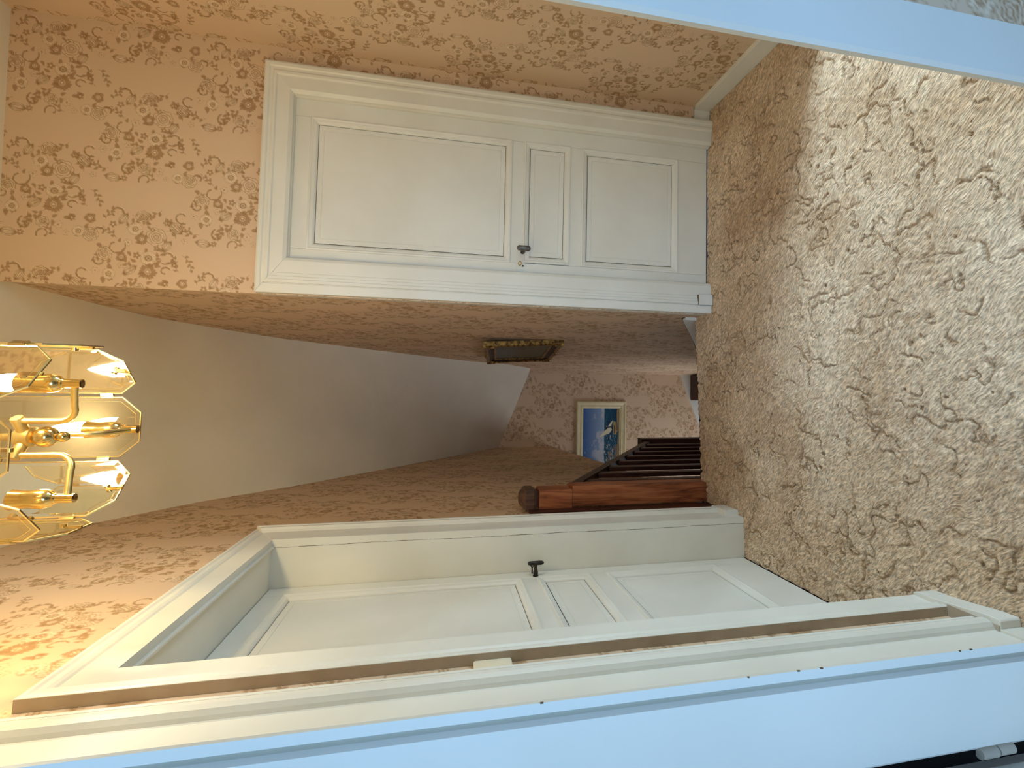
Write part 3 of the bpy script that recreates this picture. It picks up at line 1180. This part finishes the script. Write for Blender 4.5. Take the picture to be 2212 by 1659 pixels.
# ---- casing of the next doorway on the left wall, close to the camera, and its plinth
t1 = empty('trim_2', TL(1.0, 0, 0), kind='structure')
NP = [(1.0507, L_T), (1.0507, -0.001), (1.047, 0.003), (1.041, 0.002), (1.039, -0.003), (1.035, -0.003), (1.032, 0.005), (1.022, 0.011), (1.009, 0.012), (1.000, 0.008),
      (0.994, 0.000), (0.991, -0.007), (0.988, -0.008), (0.925, -0.006), (0.80, -0.006), (0.80, L_T)]
MB(TL).prism(NP, 0.066, 3.02).build('casing_upright', M_PAINT, t1)
MB(TL).box(0.80, 0.980, L_T, -0.001, 0.0, 0.066).build('plinth_board', M_PAINT, t1)
mb = MB(TL)
mb.prism([(1.2135, L_T), (1.2135, 0.001), (1.195, 0.006), (1.155, 0.0065), (1.085, 0.0125), (1.02, 0.020), (0.984, 0.020), (0.980, 0.016), (0.980, L_T)], 0.0, 0.064)
mb.build('plinth_block', M_PAINT, t1, bevel=0.002)
MB(TL).box(0.982, 1.112, L_T, 0.006, 0.064, 0.0662).build('plinth_top', M_PAINT_SIDE, t1)  # unlit ledge, shade painted as a darker tone

# ---- light switch behind that casing
sw = empty('light_switch', TL(1.10, L_T, 1.28), 'ivory plastic switch plate squeezed between two white door casings', 'switch')
mb = MB(TL)
pl = []
zc0, zc1, sa, sb, rr = 1.2415, 1.3235, 1.054, 1.132, 0.012
for (cx_, cz_, a0) in ((sb - rr, zc0 + rr, -PI / 2), (sb - rr, zc1 - rr, 0), (sa + rr, zc1 - rr, PI / 2), (sa + rr, zc0 + rr, PI)):
    for k in range(6):
        a = a0 + PI / 2 * k / 5
        pl.append((cx_ + rr * math.cos(a), cz_ + rr * math.sin(a)))


def inset(p, d):
    return [(sa / 2 + sb / 2 + (x - (sa + sb) / 2) * (1 - d / (sb - sa) * 2), (zc0 + zc1) / 2 + (z - (zc0 + zc1) / 2) * (1 - d / (zc1 - zc0) * 2)) for x, z in p]


rings = [[(x, L_T, z) for x, z in pl], [(x, L_T + 0.007, z) for x, z in pl], [(x, L_T + 0.0095, z) for x, z in inset(pl, 0.003)]]
mb.rings(rings, cap=True)
plate = mb.build('plate', M_IVORY, sw)
for (s_, z_, w_) in ((1.0625, 1.306, 0.0035), (1.0660, 1.2985, 0.0025), (1.0690, 1.270, 0.003)):
    MB(TL).box(s_ - w_, s_ + w_, L_T + 0.009, L_T + 0.0105, z_ - 0.0022, z_ + 0.0022).build('screw_hole', M_BLACK, plate)

# ---- door_3: the doorway the picture is taken through
d3 = empty('door_3', (0.03, 0.45, 0.0), kind='structure')
Y3 = 0.45
x = [k * Y3 for k in (-0.651, -0.672, -0.6835, -0.6885, -0.884)]
prof = [(-0.372, 0.52), (x[0] - 0.004, Y3 + 0.010), (x[0], Y3), (x[1], Y3), (x[1] + 0.0004, Y3 + 0.007), (x[2] + 0.001, Y3 + 0.007), (x[2], Y3 + 0.001), (x[3], Y3 - 0.004), (x[4] + 0.004, Y3 - 0.004), (x[4], Y3 - 0.001), (x[4], 0.52)]
MB().prism(prof, 0.0, 2.12).build('frame_stile', M_PAINT, d3)
xr0, xr1 = 0.7935 * Y3, 0.963 * Y3
prof = [(0.422, 0.52), (xr0 + 0.008, Y3 + 0.013), (xr0 + 0.006, Y3 + 0.004), (xr0 + 0.010, Y3), (xr1 - 0.002, Y3), (xr1, Y3 + 0.002), (xr1, 0.52)]
MB().prism(prof, 0.0, 2.12).build('frame_stile', M_PAINT, d3)
MB().box(x[4], xr1, Y3, 0.52, 2.06, 2.17).build('frame_head', M_PAINT, d3, bevel=0.002)
leaf3 = MB().box(-0.455, -0.4135, -0.25, 0.444, 0.01, 2.05).build('door_leaf', M_PAINT, d3, bevel=0.002)
hinge_x = -0.401
for zk, nm in ((0.80, 'hinge'), ):
    mb = MB()
    mb.lathe([(0.0058, 0.0), (0.0058, 0.022)], (hinge_x, 0.447, 0.803), (0, 0, 1), 14)
    mb.lathe([(0.0058, 0.0), (0.0058, 0.021)], (hinge_x + 0.001, 0.447, 0.7805), (0, 0, 1), 14)
    mb.build('hinge', M_PAINT_SIDE, d3, smooth=True)
MB().box(-0.4125, x[4] + 0.0005, 0.4505, 0.50, 0.01, 2.05).build('hinge_gap', M_BLACK, d3)

# ---- walls of the room behind the camera and the bay on the right (they keep the daylight where it belongs)
def quad_wall(name, pts, mat=M_PLAIN):
    mb = MB()
    mb.add(pts, [tuple(range(len(pts)))])
    return tag(mb.build(name, mat), kind='structure')


r3 = np.random.default_rng(3)
for i in range(6):
    zc_ = 0.78 + 0.55 * r3.random()
    MB().box(x[0] - 0.0006 - 0.0007 * r3.random(), x[0] + 0.0002, Y3 - 0.0003, Y3 + 0.001, zc_, zc_ + 0.001 + 0.003 * r3.random()).build('paint_chip', M_PAINT_GRIME, d3)


wall_grid('wall_front', lambda s, t, z: (s, np.full_like(s, Y3 + 0.006) - t, z), xr1 - 0.004, 0.80, 0.3, 1.6, 0.0035, uoff=0.11)
mb = MB()
mb.box(xr1 - 0.003, 3.0, Y3 + 0.02, 0.52, 0.0, 3.3)
mb.box(-1.6, x[4] + 0.001, Y3 + 0.02, 0.52, 0.0, 3.3)
mb.box(x[4], xr1, Y3 + 0.02, 0.52, 2.165, 3.3)
tag(mb.build('wall_front', M_PLAIN), kind='structure')
quad_wall('wall_room_left', [(-1.6, -1.65, 0), (-1.6, 0.48, 0), (-1.6, 0.48, 2.9), (-1.6, -1.65, 2.9)])
quad_wall('wall_room_right', [(1.6, -1.65, 0), (1.6, 0.48, 0), (1.6, 0.48, 2.9), (1.6, -1.65, 2.9)])
quad_wall('ceiling', [(-1.6, -1.65, 2.9), (1.6, -1.65, 2.9), (1.6, 0.48, 2.9), (-1.6, 0.48, 2.9)])
quad_wall('floor', [(-1.6, -1.65, 0.001), (1.6, -1.65, 0.001), (1.6, 0.50, 0.001), (-1.6, 0.50, 0.001)], mat_noise('room_boards', srgb(150, 112, 76), srgb(172, 132, 92), 8.0, 0.5, stretch=(8, 1, 1)))
mb = MB()
mb.box(-1.6, -0.70, -1.66, -1.60, 0.0, 2.9)
mb.box(0.40, 1.6, -1.66, -1.60, 0.0, 2.9)
mb.box(-0.70, 0.40, -1.66, -1.60, 0.0, 0.92)
mb.box(-0.70, 0.40, -1.66, -1.60, 2.18, 2.9)
tag(mb.build('wall_room_back', M_PLAIN), kind='structure')
# wall of the landing towards the bay, bay walls and its low window opening
mb = MB()
mb.box(R_WALL + 0.012, 3.0, 1.585, 1.66, 0.0, 3.3)
mb.box(2.70, 2.76, 0.5, 1.14, 0.0, 3.3)
mb.box(2.70, 2.76, 1.46, 1.6, 0.0, 3.3)
mb.box(2.70, 2.76, 1.14, 1.46, 0.0, 0.27)
mb.box(2.70, 2.76, 1.14, 1.46, 1.33, 3.3)
tag(mb.build('wall_bay', M_PLAIN), kind='structure')
quad_wall('wall_left', [TL(0.5, L_T, 0), TL(0.91, L_T, 0), TL(0.91, L_T, 3.1), TL(0.5, L_T, 3.1)])

# ---------------------------------------------------------------- skirting along the stairs
mb = MB(TW_)
top = [(2.612, 0.068), (2.64, 0.070), (3.371, -0.392), (3.82, -0.655), (5.76, -1.72)]
low = [(p[0], p[1] - 0.42) for p in top]
poly = top + low[::-1]
mb.prism([(p[0], p[1]) for p in poly], 0.0, 0.016, axis=1)
mb2 = MB(lambda s, t, z: TW_(s, t, z))
o = mb.build('baseboard_stairs_right', M_PAINT)
tag(o, kind='structure')
MB(TW_).prism([(p[0], p[1]) for p in top] + [(p[0], p[1] + 0.008) for p in top[::-1]], 0.0, 0.003, axis=1).build('paint_line', M_PAINT_GRIME, o)
mb = MB()
mb.prism([(0.03, -1.462), (-0.65, -1.737), (-1.5, -2.10), (-1.5, -2.55), (0.03, -2.4)], Y_END - 0.028, Y_END + 0.004, axis=1)
tag(mb.build('baseboard_stairs_end', M_PAINT), kind='structure')

# ---------------------------------------------------------------- staircase with balustrade
stair = empty('staircase', (-0.62, 2.55, 0.0), 'dark wooden staircase with square newel and slatted balustrade going down from the landing', 'staircase')
# newel post
nb = MB()
nb.box(-0.688, -0.588, 2.500, 2.600, 0.745, 0.918)
nb.box(-0.676, -0.573, 2.503, 2.600, -0.30, 0.745)
newel = nb.build('newel_post', M_WOOD, stair, bevel=0.004)
MB().box(-0.675, -0.600, 2.512, 2.588, 0.915, 0.932).build('newel_neck', M_WOOD_DARK, newel)
cpz = 0.932
mb = MB()
c0 = [(-0.690, 2.498), (-0.586, 2.498), (-0.586, 2.602), (-0.690, 2.602)]


def ringz(d, z):
    cx_, cy_ = -0.638, 2.55
    return [(cx_ + (p[0] - cx_) * d, cy_ + (p[1] - cy_) * d, z) for p in c0]


mb.rings([ringz(0.84, cpz), ringz(1.0, cpz + 0.014), ringz(1.0, cpz + 0.054), ringz(0.50, cpz + 0.082), ringz(0.05, cpz + 0.088)], cap=True)
mb.build('newel_cap', M_WOOD_CAP, newel, bevel=0.0015)
# wall half post beside it
mb = MB(TL)
pf = [(2.395, -0.02), (2.500, -0.02), (2.500, 0.972), (2.470, 0.972), (2.445, 0.955), (2.43, 0.92), (2.425, 0.84)]
pts = [(s_, L_T - 0.001, z_) for s_, z_ in pf] + [(s_, L_T + 0.016, z_) for s_, z_ in pf]
n = len(pf)
mb.add(pts, [tuple(range(n)), tuple(range(n, 2 * n))] + [(i, (i + 1) % n, n + (i + 1) % n, n + i) for i in range(n)])
mb.build('wall_half_post', M_WOOD_DARK, stair)
# handrail
RX = -0.645
ra = Vector((RX, 2.58, 0.842))
rb = Vector((RX, 4.46, -0.455))
dirr = (rb - ra).normalized()
up = Vector((1, 0, 0)).cross(dirr).normalized()
if up.z < 0:
    up = -up
mb = MB()
sec = [(-0.022, -0.052), (0.022, -0.052), (0.026, -0.020), (0.024, -0.006), (0.014, 0.0), (-0.014, 0.0), (-0.024, -0.006), (-0.026, -0.020)]
rings = []
for q in (ra, ra.lerp(rb, 0.5), rb):
    rings.append([tuple(q + Vector((1, 0, 0)) * a + up * b) for a, b in sec])
mb.rings(rings, cap=True)
mb.add(rings[0], [tuple(range(len(sec)))])
mb.build('handrail', M_WOOD_RAIL, stair, smooth=True, angle=30)
# lower newel
mb = MB().box(-0.700, -0.600, 4.46, 4.56, -1.75, -0.43)
nl = mb.build('lower_newel', M_WOOD_DARK, stair, bevel=0.004)
# outer string
slope = (rb.z - ra.z) / (rb.y - ra.y)
mb = MB()
mb.prism([(2.585, -0.03), (4.47, -0.03 + slope * 1.885), (4.47, -0.33 + slope * 1.885), (2.585, -0.33)], RX - 0.018, RX + 0.018, axis=0)
mb.build('outer_string', M_WOOD_DARK, stair)
nbal = 9
proto = None
for i in range(nbal):
    y = 2.70 + i * 0.203
    zt = ra.z + slope * (y - ra.y) - 0.052
    zb = -0.035 + slope * (y - 2.585)
    if proto is None:
        mb = MB()
        mb.box(RX - 0.014, RX + 0.014, y - 0.030, y + 0.030, zb, zt)
        proto = mb.build('baluster', M_WOOD_DARK, stair, bevel=0.003)
        p0 = Vector((RX, y, (zb + zt) / 2))
    else:
        c = proto.copy()
        COL.objects.link(c)
        place(c, Vector((RX, y, (zb + zt) / 2)), stair)
# treads and risers down to the winders
for i in range(11):
    y0 = 2.60 + i * 0.262
    z1_ = -0.18 * (i + 1)
    xr = WX0 + WSL * (y0 - WY0) - 0.02
    if y0 + 0.29 > Y_END - 0.03:
        break
    MB().box(RX + 0.02, xr, y0, y0 + 0.285, z1_ - 0.03, z1_).build('tread', M_WOOD_DARK, stair, bevel=0.004)
    MB().box(RX + 0.02, xr, y0 - 0.004, y0 + 0.014, z1_, z1_ + 0.15).build('riser', M_WOOD_DARK, stair)
mb = MB()
mb.prism([(0.02, Y_END - 0.04), (0.02, 5.30), (-0.285, 5.55), (-0.30, Y_END - 0.04)], -2.4, -1.60)
mb.build('winder', M_WOOD_DARK, stair, bevel=0.004)

# ---------------------------------------------------------------- pictures
def frame_picture(root, P, prof, mats, mis):
    """P(a, b, d): a across, b up, d out -> world; frame between unit coordinates in metres"""
    pass


# seascape on the far wall
PW, PH = 0.84, 0.622
px1, pz1 = -0.322, -0.1385
px0, pz0 = px1 - PW, pz1 - PH
sea = empty('seascape_picture', ((px0 + px1) / 2, Y_END - 0.01, pz0), 'cream framed painting of a white sailing boat on a blue sea above the lower stairs', 'picture')


def TS(a, d, b):
    return (a, Y_END - 0.002 - d, b)


def rect_ring(x0, x1, z0, z1, i, t):
    return [(x0 + i, t, z0 + i), (x1 - i, t, z0 + i), (x1 - i, t, z1 - i), (x0 + i, t, z1 - i)]


mb = MB(TS)
fp = [(0.0, 0.0), (0.0, 0.028), (0.008, 0.034), (0.020, 0.034), (0.030, 0.026), (0.046, 0.022), (0.052, 0.024), (0.062, 0.026), (0.066, 0.022), (0.084, 0.016), (0.086, 0.008)]
mb.rings([rect_ring(px0, px1, pz0, pz1, *p) for p in fp], cap=False)
mb.build('frame', M_CREAMFRAME, sea)
ns, nz = 250, 170
ax, az = np.meshgrid(np.linspace(0, 1, ns), np.linspace(0, 1, nz))
in_x0, in_x1, in_z0, in_z1 = px0 + 0.084, px1 - 0.084, pz0 + 0.084, pz1 - 0.084
X = in_x0 + (in_x1 - in_x0) * ax
Z = in_z0 + (in_z1 - in_z0) * az
nA = smooth_noise(ax * 3, az * 3, 3.0, 61, 4)
nB = smooth_noise(ax * 2, az * 12, 5.0, 62, 3)
img = np.zeros(ax.shape + (3,))
sky_t = np.clip((az - 0.42) / 0.58, 0, 1)[..., None]
img[:] = hexc(150, 172, 196) * (1 - sky_t) + hexc(58, 98, 158) * sky_t
cloud = np.clip((0.62 - az) * 5 + nA * 0.9 - 0.25 + (0.45 - ax) * 1.3, 0, 1)[..., None] * np.clip((0.80 - az) * 6, 0, 1)[..., None]
img = img * (1 - 0.8 * cloud) + hexc(196, 196, 200) * 0.8 * cloud
seam = (az < 0.42)
sea_t = np.clip(0.5 + 0.35 * nB, 0, 1)[..., None]
seac = hexc(10, 42, 70) * (1 - sea_t) + hexc(28, 92, 116) * sea_t
img = np.where(seam[..., None], seac, img)
hl = np.exp(-((az - 0.425) / 0.012) ** 2)[..., None] * 0.6
img = img * (1 - hl) + hexc(178, 184, 190) * hl
foam = np.clip(smooth_noise(ax * 5, az * 9, 6.0, 63, 3) * 1.3 + (0.36 - ax) * 2.6 - 0.85 - np.abs(az - 0.24) * 3, 0, 1)[..., None]
img = img * (1 - foam) + hexc(206, 204, 196) * foam
beach = np.clip((0.055 + 0.02 * np.sin(ax * 9) - az) * 40, 0, 1)[..., None]
img = img * (1 - beach) + hexc(176, 140, 86) * beach
rocks = np.clip((0.30 - ax - az * 0.55 + 0.10 * nA) * 14, 0, 1)[..., None] * (az < 0.34)[..., None]
img = img * (1 - 0.7 * rocks) + hexc(124, 104, 80) * 0.7 * rocks


def poly_mask(pts):
    inside = np.zeros(ax.shape, bool)
    n_ = len(pts)
    for i in range(n_):
        (x1_, y1_), (x2_, y2_) = pts[i], pts[(i + 1) % n_]
        cond = ((y1_ > az) != (y2_ > az)) & (ax < (x2_ - x1_) * (az - y1_) / (y2_ - y1_ + 1e-12) + x1_)
        inside ^= cond
    return inside


def paint(pts, c):
    img[poly_mask(pts)] = c


# boat: two sails, dark mast gap, hull
paint([(0.485, 0.555), (0.555, 0.27), (0.62, 0.20), (0.66, 0.235), (0.655, 0.30), (0.60, 0.40)], hexc(226, 214, 178))
paint([(0.672, 0.32), (0.682, 0.225), (0.795, 0.17), (0.735, 0.255)], hexc(220, 210, 178))
paint([(0.655, 0.42), (0.668, 0.42), (0.680, 0.18), (0.666, 0.18)], hexc(58, 50, 40))
paint([(0.535, 0.165), (0.78, 0.170), (0.75, 0.075), (0.60, 0.045), (0.54, 0.085)], hexc(170, 142, 84))
paint([(0.55, 0.145), (0.70, 0.150), (0.69, 0.120), (0.56, 0.110)], hexc(92, 70, 44))
paint([(0.60, 0.085), (0.74, 0.100), (0.72, 0.072), (0.61, 0.055)], hexc(110, 84, 50))
P = np.stack([X, np.full_like(X, Y_END - 0.012), Z], -1)
canvas = grid_surface('canvas', P, None, img, M_SEASCAPE, parent=sea)

# dark landscape in a gilt frame on the stair wall, hung a little crooked and leaning forward
c_nt = Vector((0.0499 * 3.5, 3.5, 1.4 - 0.0724 * 3.5))
c_nb = Vector((0.0607 * 3.5, 3.5, 1.4 - 0.2385 * 3.5))
c_ft = Vector((0.0176 * 4.5, 4.5, 1.4 - 0.0802 * 4.5))
c_fb = Vector((0.0255 * 4.5, 4.5, 1.4 - 0.2095 * 4.5))
PWg, PHg = (c_fb - c_nb).length, (c_nt - c_nb).length


def TG(a, d, b):
    p = c_nb.lerp(c_fb, a / PWg)
    q = c_nt.lerp(c_ft, a / PWg)
    nrm = (c_nb - c_fb).cross(c_nt - c_nb).normalized()
    if nrm.x > 0:
        nrm = -nrm
    return tuple(p.lerp(q, b / PHg) + nrm * d)


gp = empty('landscape_picture', TG(PWg / 2, -0.045, 0), 'dark landscape painting in an ornate gilt frame hanging crooked on the stair wall', 'picture')
mb = MB(TG)
fp = [(0.0, -0.040), (0.0, -0.006), (0.006, 0.0), (0.020, 0.0), (0.028, -0.006), (0.034, -0.008)]
mb.rings([rect_ring(0, PWg, 0, PHg, *p) for p in fp], cap=False)
fro = mb.build('frame', M_GILT, gp)
mb = MB(TG)
mb.rings([rect_ring(0, PWg, 0, PHg, *p) for p in ((0.034, -0.009), (0.050, -0.020), (0.070, -0.024))], cap=False)
mb.build('frame_cove', M_GILT_SHADE, gp)
mb = MB(TG)
mb.rings([rect_ring(0, PWg, 0, PHg, *p) for p in ((0.070, -0.025), (0.072, -0.018), (0.080, -0.016), (0.090, -0.022), (0.092, -0.030))], cap=False)
mb.build('slip', M_GILT, gp)
mb = MB(TG)
mb.add(rect_ring(0, PWg, 0, PHg, 0.002, -0.040), [(0, 1, 2, 3)])
mb.build('backing', M_WOOD_DARK, gp)
# carved corner and centre ornaments
for (a, b, sa_, sb_) in ((0, 0, 1, 1), (PWg, 0, -1, 1), (0, PHg, 1, -1), (PWg, PHg, -1, -1)):
    mb = MB(TG)
    pts = []
    for k in range(15):
        f = k / 14.0
        rad = 0.075 * (1 + 0.13 * math.sin(f * PI * 7))
        an = f * PI / 2
        pts.append((a + sa_ * (0.004 + rad * math.cos(an)), b + sb_ * (0.004 + rad * math.sin(an))))
    poly = [(a - sa_ * 0.003, b - sb_ * 0.003)] + pts
    n = len(poly)
    V = [(p[0], -0.012, p[1]) for p in poly] + [(a + sa_ * 0.026 + (p[0] - a - sa_ * 0.026) * 0.75, 0.008, b + sb_ * 0.026 + (p[1] - b - sb_ * 0.026) * 0.75) for p in poly]
    mb.add(V, [tuple(range(n, 2 * n))] + [(i, (i + 1) % n, n + (i + 1) % n, n + i) for i in range(n)])
    mb.build('corner_ornament', M_GILT, gp)
for (a, b) in ((PWg / 2, PHg - 0.012), (PWg / 2, 0.012)):
    mb = MB(TG)
    V = [(a + 0.07 * math.cos(t_) * (1 + 0.1 * math.sin(5 * t_)), -0.004, b + 0.022 * math.sin(t_)) for t_ in np.linspace(0, 2 * PI, 20, endpoint=False)]
    V2 = [(a + 0.05 * math.cos(t_), 0.010, b + 0.013 * math.sin(t_)) for t_ in np.linspace(0, 2 * PI, 20, endpoint=False)]
    mb.rings([V, V2], cap=True)
    mb.build('ornament', M_GILT, gp)
ns, nz = 150, 90
ax, az = np.meshgrid(np.linspace(0, 1, ns), np.linspace(0, 1, nz))
nA = smooth_noise(ax * 4, az * 4, 3.0, 71, 4)
nB = smooth_noise(ax * 6, az * 6, 4.0, 72, 3)
img = np.zeros(ax.shape + (3,))
img[:] = hexc(40, 38, 28)
gr = np.clip(0.5 + 0.5 * nA, 0, 1)[..., None]
img = img * (1 - gr) + hexc(66, 68, 34) * gr
hl = np.clip(nB * 1.2 - 0.3 + (0.45 - az), 0, 1)[..., None]
img = img * (1 - 0.7 * hl) + hexc(110, 108, 52) * 0.7 * hl
dk = np.clip(az * 1.6 - 0.5 + 0.3 * nA, 0, 1)[..., None]
img = img * (1 - 0.6 * dk) + hexc(30, 26, 22) * 0.6 * dk
P = np.zeros(ax.shape + (3,))
for i in range(nz):
    for j in range(ns):
        P[i, j] = TG(0.090 + (PWg - 0.18) * ax[i, j], -0.027, 0.090 + (PHg - 0.18) * az[i, j])
grid_surface('canvas', P, None, img * 0.55, M_LANDSCAPE, parent=gp)

# ---------------------------------------------------------------- chandelier
CHX, CHY = -0.150, 1.240
ch = empty('chandelier', (CHX, CHY, 2.13), 'brass chandelier with smoked glass panes, two lit candle bulbs and one empty socket', 'chandelier')
CHC = Vector((CHX, CHY, 0))
hubz = 2.222
mb = MB()
mb.lathe([(0.0, -0.001), (0.006, 0.0), (0.018, 0.002), (0.0205, 0.004), (0.0207, 0.028), (0.0185, 0.031), (0.015, 0.034), (0.010, 0.040), (0.0075, 0.046), (0.0075, 0.06)], CHC + Vector((0, 0, hubz - 0.001)), (0, 0, 1), 24)
hub = mb.build('hub', M_BRASS_SATIN, ch, smooth=True)
mb = MB()
prof = [(0.0215 * math.sin(a), -0.0215 * math.cos(a)) for a in np.linspace(0.35, PI - 0.25, 14)]
mb.lathe(prof, CHC + Vector((0, 0, 2.2035)), (0, 0, 1), 24)
prof = [(0.0112 * math.sin(a), -0.0112 * math.cos(a)) for a in np.linspace(0.02, PI - 0.4, 10)]
mb.lathe(prof, CHC + Vector((0, 0, 2.1735)), (0, 0, 1), 18)
mb.build('finial', M_BRASS, ch, smooth=True)
mb = MB()
mb.tube([CHC + Vector((0, 0, hubz + 0.05)), CHC + Vector((0, 0, 3.04))], 0.0075, 12)
mb.lathe([(0.062, 0.0), (0.060, -0.012), (0.045, -0.03), (0.012, -0.045)], CHC + Vector((0, 0, 3.085)), (0, 0, 1), 24)
mb.build('rod', M_BRASS_SATIN, ch, smooth=True)
for k in range(3):
    an = PI / 2 + k * 2 * PI / 3
    d = Vector((math.cos(an), math.sin(an), 0))
    z = Vector((0, 0, 1))
    mb = MB()
    h0 = CHC + z * (hubz + 0.014)
    mb.lathe([(0.0105, 0.014), (0.0105, 0.047), (0.0095, 0.0485)], h0, d + z * 0.10, 16)
    stub = h0 + d * 0.040
    path = [stub + z * 0.0, stub + z * -0.02, stub + z * -0.066]
    for t_ in np.linspace(0, 1, 7)[1:]:
        a2 = t_ * PI * 0.40
        path.append(stub + z * (-0.066 - 0.036 * math.sin(a2 * 1.25)) + d * (0.036 * (1 - math.cos(a2 * 1.25))))
    sock = CHC + d * 0.130 + z * 2.120
    path += [path[-1].lerp(sock, 0.5), sock]
    mb.tube([tuple(p) for p in path], 0.0060, 12)
    arm = mb.build('arm', M_BRASS_SATIN, ch, smooth=True)
    mb = MB()
    mb.lathe([(0.0075, -0.0135), (0.0088, -0.013), (0.0088, 0.016), (0.0105, 0.018), (0.0105, 0.021), (0.0155, 0.026), (0.0185, 0.034), (0.0188, 0.048), (0.0172, 0.058),
              (0.0176, 0.074), (0.0196, 0.090), (0.0182, 0.0905), (0.0165, 0.072)], sock, z, 22)
    mb.build('socket', M_BRASS, ch, smooth=True)
    if k == 1:
        continue        # this socket has lost its bulb
    mb = MB()
    mb.lathe([(0.010, 0.060), (0.0145, 0.075), (0.0178, 0.095), (0.0180, 0.108), (0.0155, 0.128), (0.0100, 0.150), (0.0040, 0.168), (0.0008, 0.176)], sock, z, 18)
    mb.build('bulb', M_BULB, ch, smooth=True)
APO, HW, ZB, ZT, CUT = 0.188, 0.0735, 2.132, 2.50, 0.042
for k in range(8):
    an = PI / 2 + k * PI / 4
    d = Vector((math.cos(an), math.sin(an), 0))
    e = Vector((-math.sin(an), math.cos(an), 0))
    tilt = 0.02

    def TP(a, t_, z_, d=d, e=e):
        return tuple(CHC + e * a + d * (APO + t_ + tilt * (ZT - z_) * 0.3) + Vector((0, 0, z_)))

    def outline(i):
        c_ = CUT * 0.98
        return [(-HW + i, ZB + c_ + i * 0.4), (-HW + c_ * 0.92 + i * 0.4, ZB + i), (HW - c_ * 0.92 - i * 0.4, ZB + i), (HW - i, ZB + c_ + i * 0.4),
                (HW - i, ZT - c_ - i * 0.4), (HW - c_ * 0.92 - i * 0.4, ZT - i), (-HW + c_ * 0.92 + i * 0.4, ZT - i), (-HW + i, ZT - c_ - i * 0.4)]
    mb = MB(TP)
    R0 = [(a, 0.0, z_) for a, z_ in outline(0.002)]
    R1 = [(a, 0.0010, z_) for a, z_ in outline(0.0105)]
    mb.rings([R0, R1], cap=True, mis=[1, 0])
    pane = mb.build('glass_pane', [M_GLASS, M_GLASS_BEVEL], ch)
    mb = MB(TP)
    o0 = outline(0.0)
    loop = [(a, 0.0, z_) for a, z_ in o0]
    rings = []
    for dd, tt in ((0.0, -0.0016), (-0.0003, 0.0016), (0.0023, 0.0016), (0.0023, -0.0016), (0.0, -0.0016)):
        rings.append([(a, tt, z_) for a, z_ in outline(dd)])
    mb.rings(rings, cap=False)
    mb.build('edging', M_CAME, pane)
    mb = MB(TP)
    o1 = outline(0.0118)
    o2 = outline(0.0124)
    mb.rings([[(a, 0.0014, z_) for a, z_ in o1], [(a, 0.0014, z_) for a, z_ in o2]], cap=False)
    mb.build('bevel_line', M_CAME, pane)
    # tab with a screw at the lower edge
    mb = MB(TP)
    mb.box(-0.0035, 0.0035, -0.006, -0.002, ZB - 0.002, ZB + 0.026)
    mb.lathe([(0.0062, -0.011), (0.0062, -0.004)], (0.0, 0.0, ZB + 0.031), (0, 1, 0), 12)
    mb.build('screw_tab', M_BRASS, pane, smooth=True)
    # clip bridging to the next pane
    an2 = an + PI / 8
    d2_ = Vector((math.cos(an2), math.sin(an2), 0))
    e2_ = Vector((-math.sin(an2), math.cos(an2), 0))
    for zc_ in (ZB + 0.075, ZT - 0.075):
        def TC(a, t_, z_, d2_=d2_, e2_=e2_):
            return tuple(CHC + e2_ * a + d2_ * (0.2035 + 0.003 + t_) + Vector((0, 0, z_)))
        MB(TC).box(-0.0085, 0.0085, -0.004, 0.002, zc_ - 0.014, zc_ + 0.014).build('clip', M_BRASS, ch, bevel=0.0015)
# spokes that carry the panes at the top
for k in range(4):
    an = k * PI / 2
    d = Vector((math.cos(an), math.sin(an), 0))
    MB().tube([tuple(CHC + Vector((0, 0, 2.50))), tuple(CHC + d * (APO - 0.003) + Vector((0, 0, 2.50)))], 0.004, 8).build('spoke', M_BRASS, ch, smooth=True)
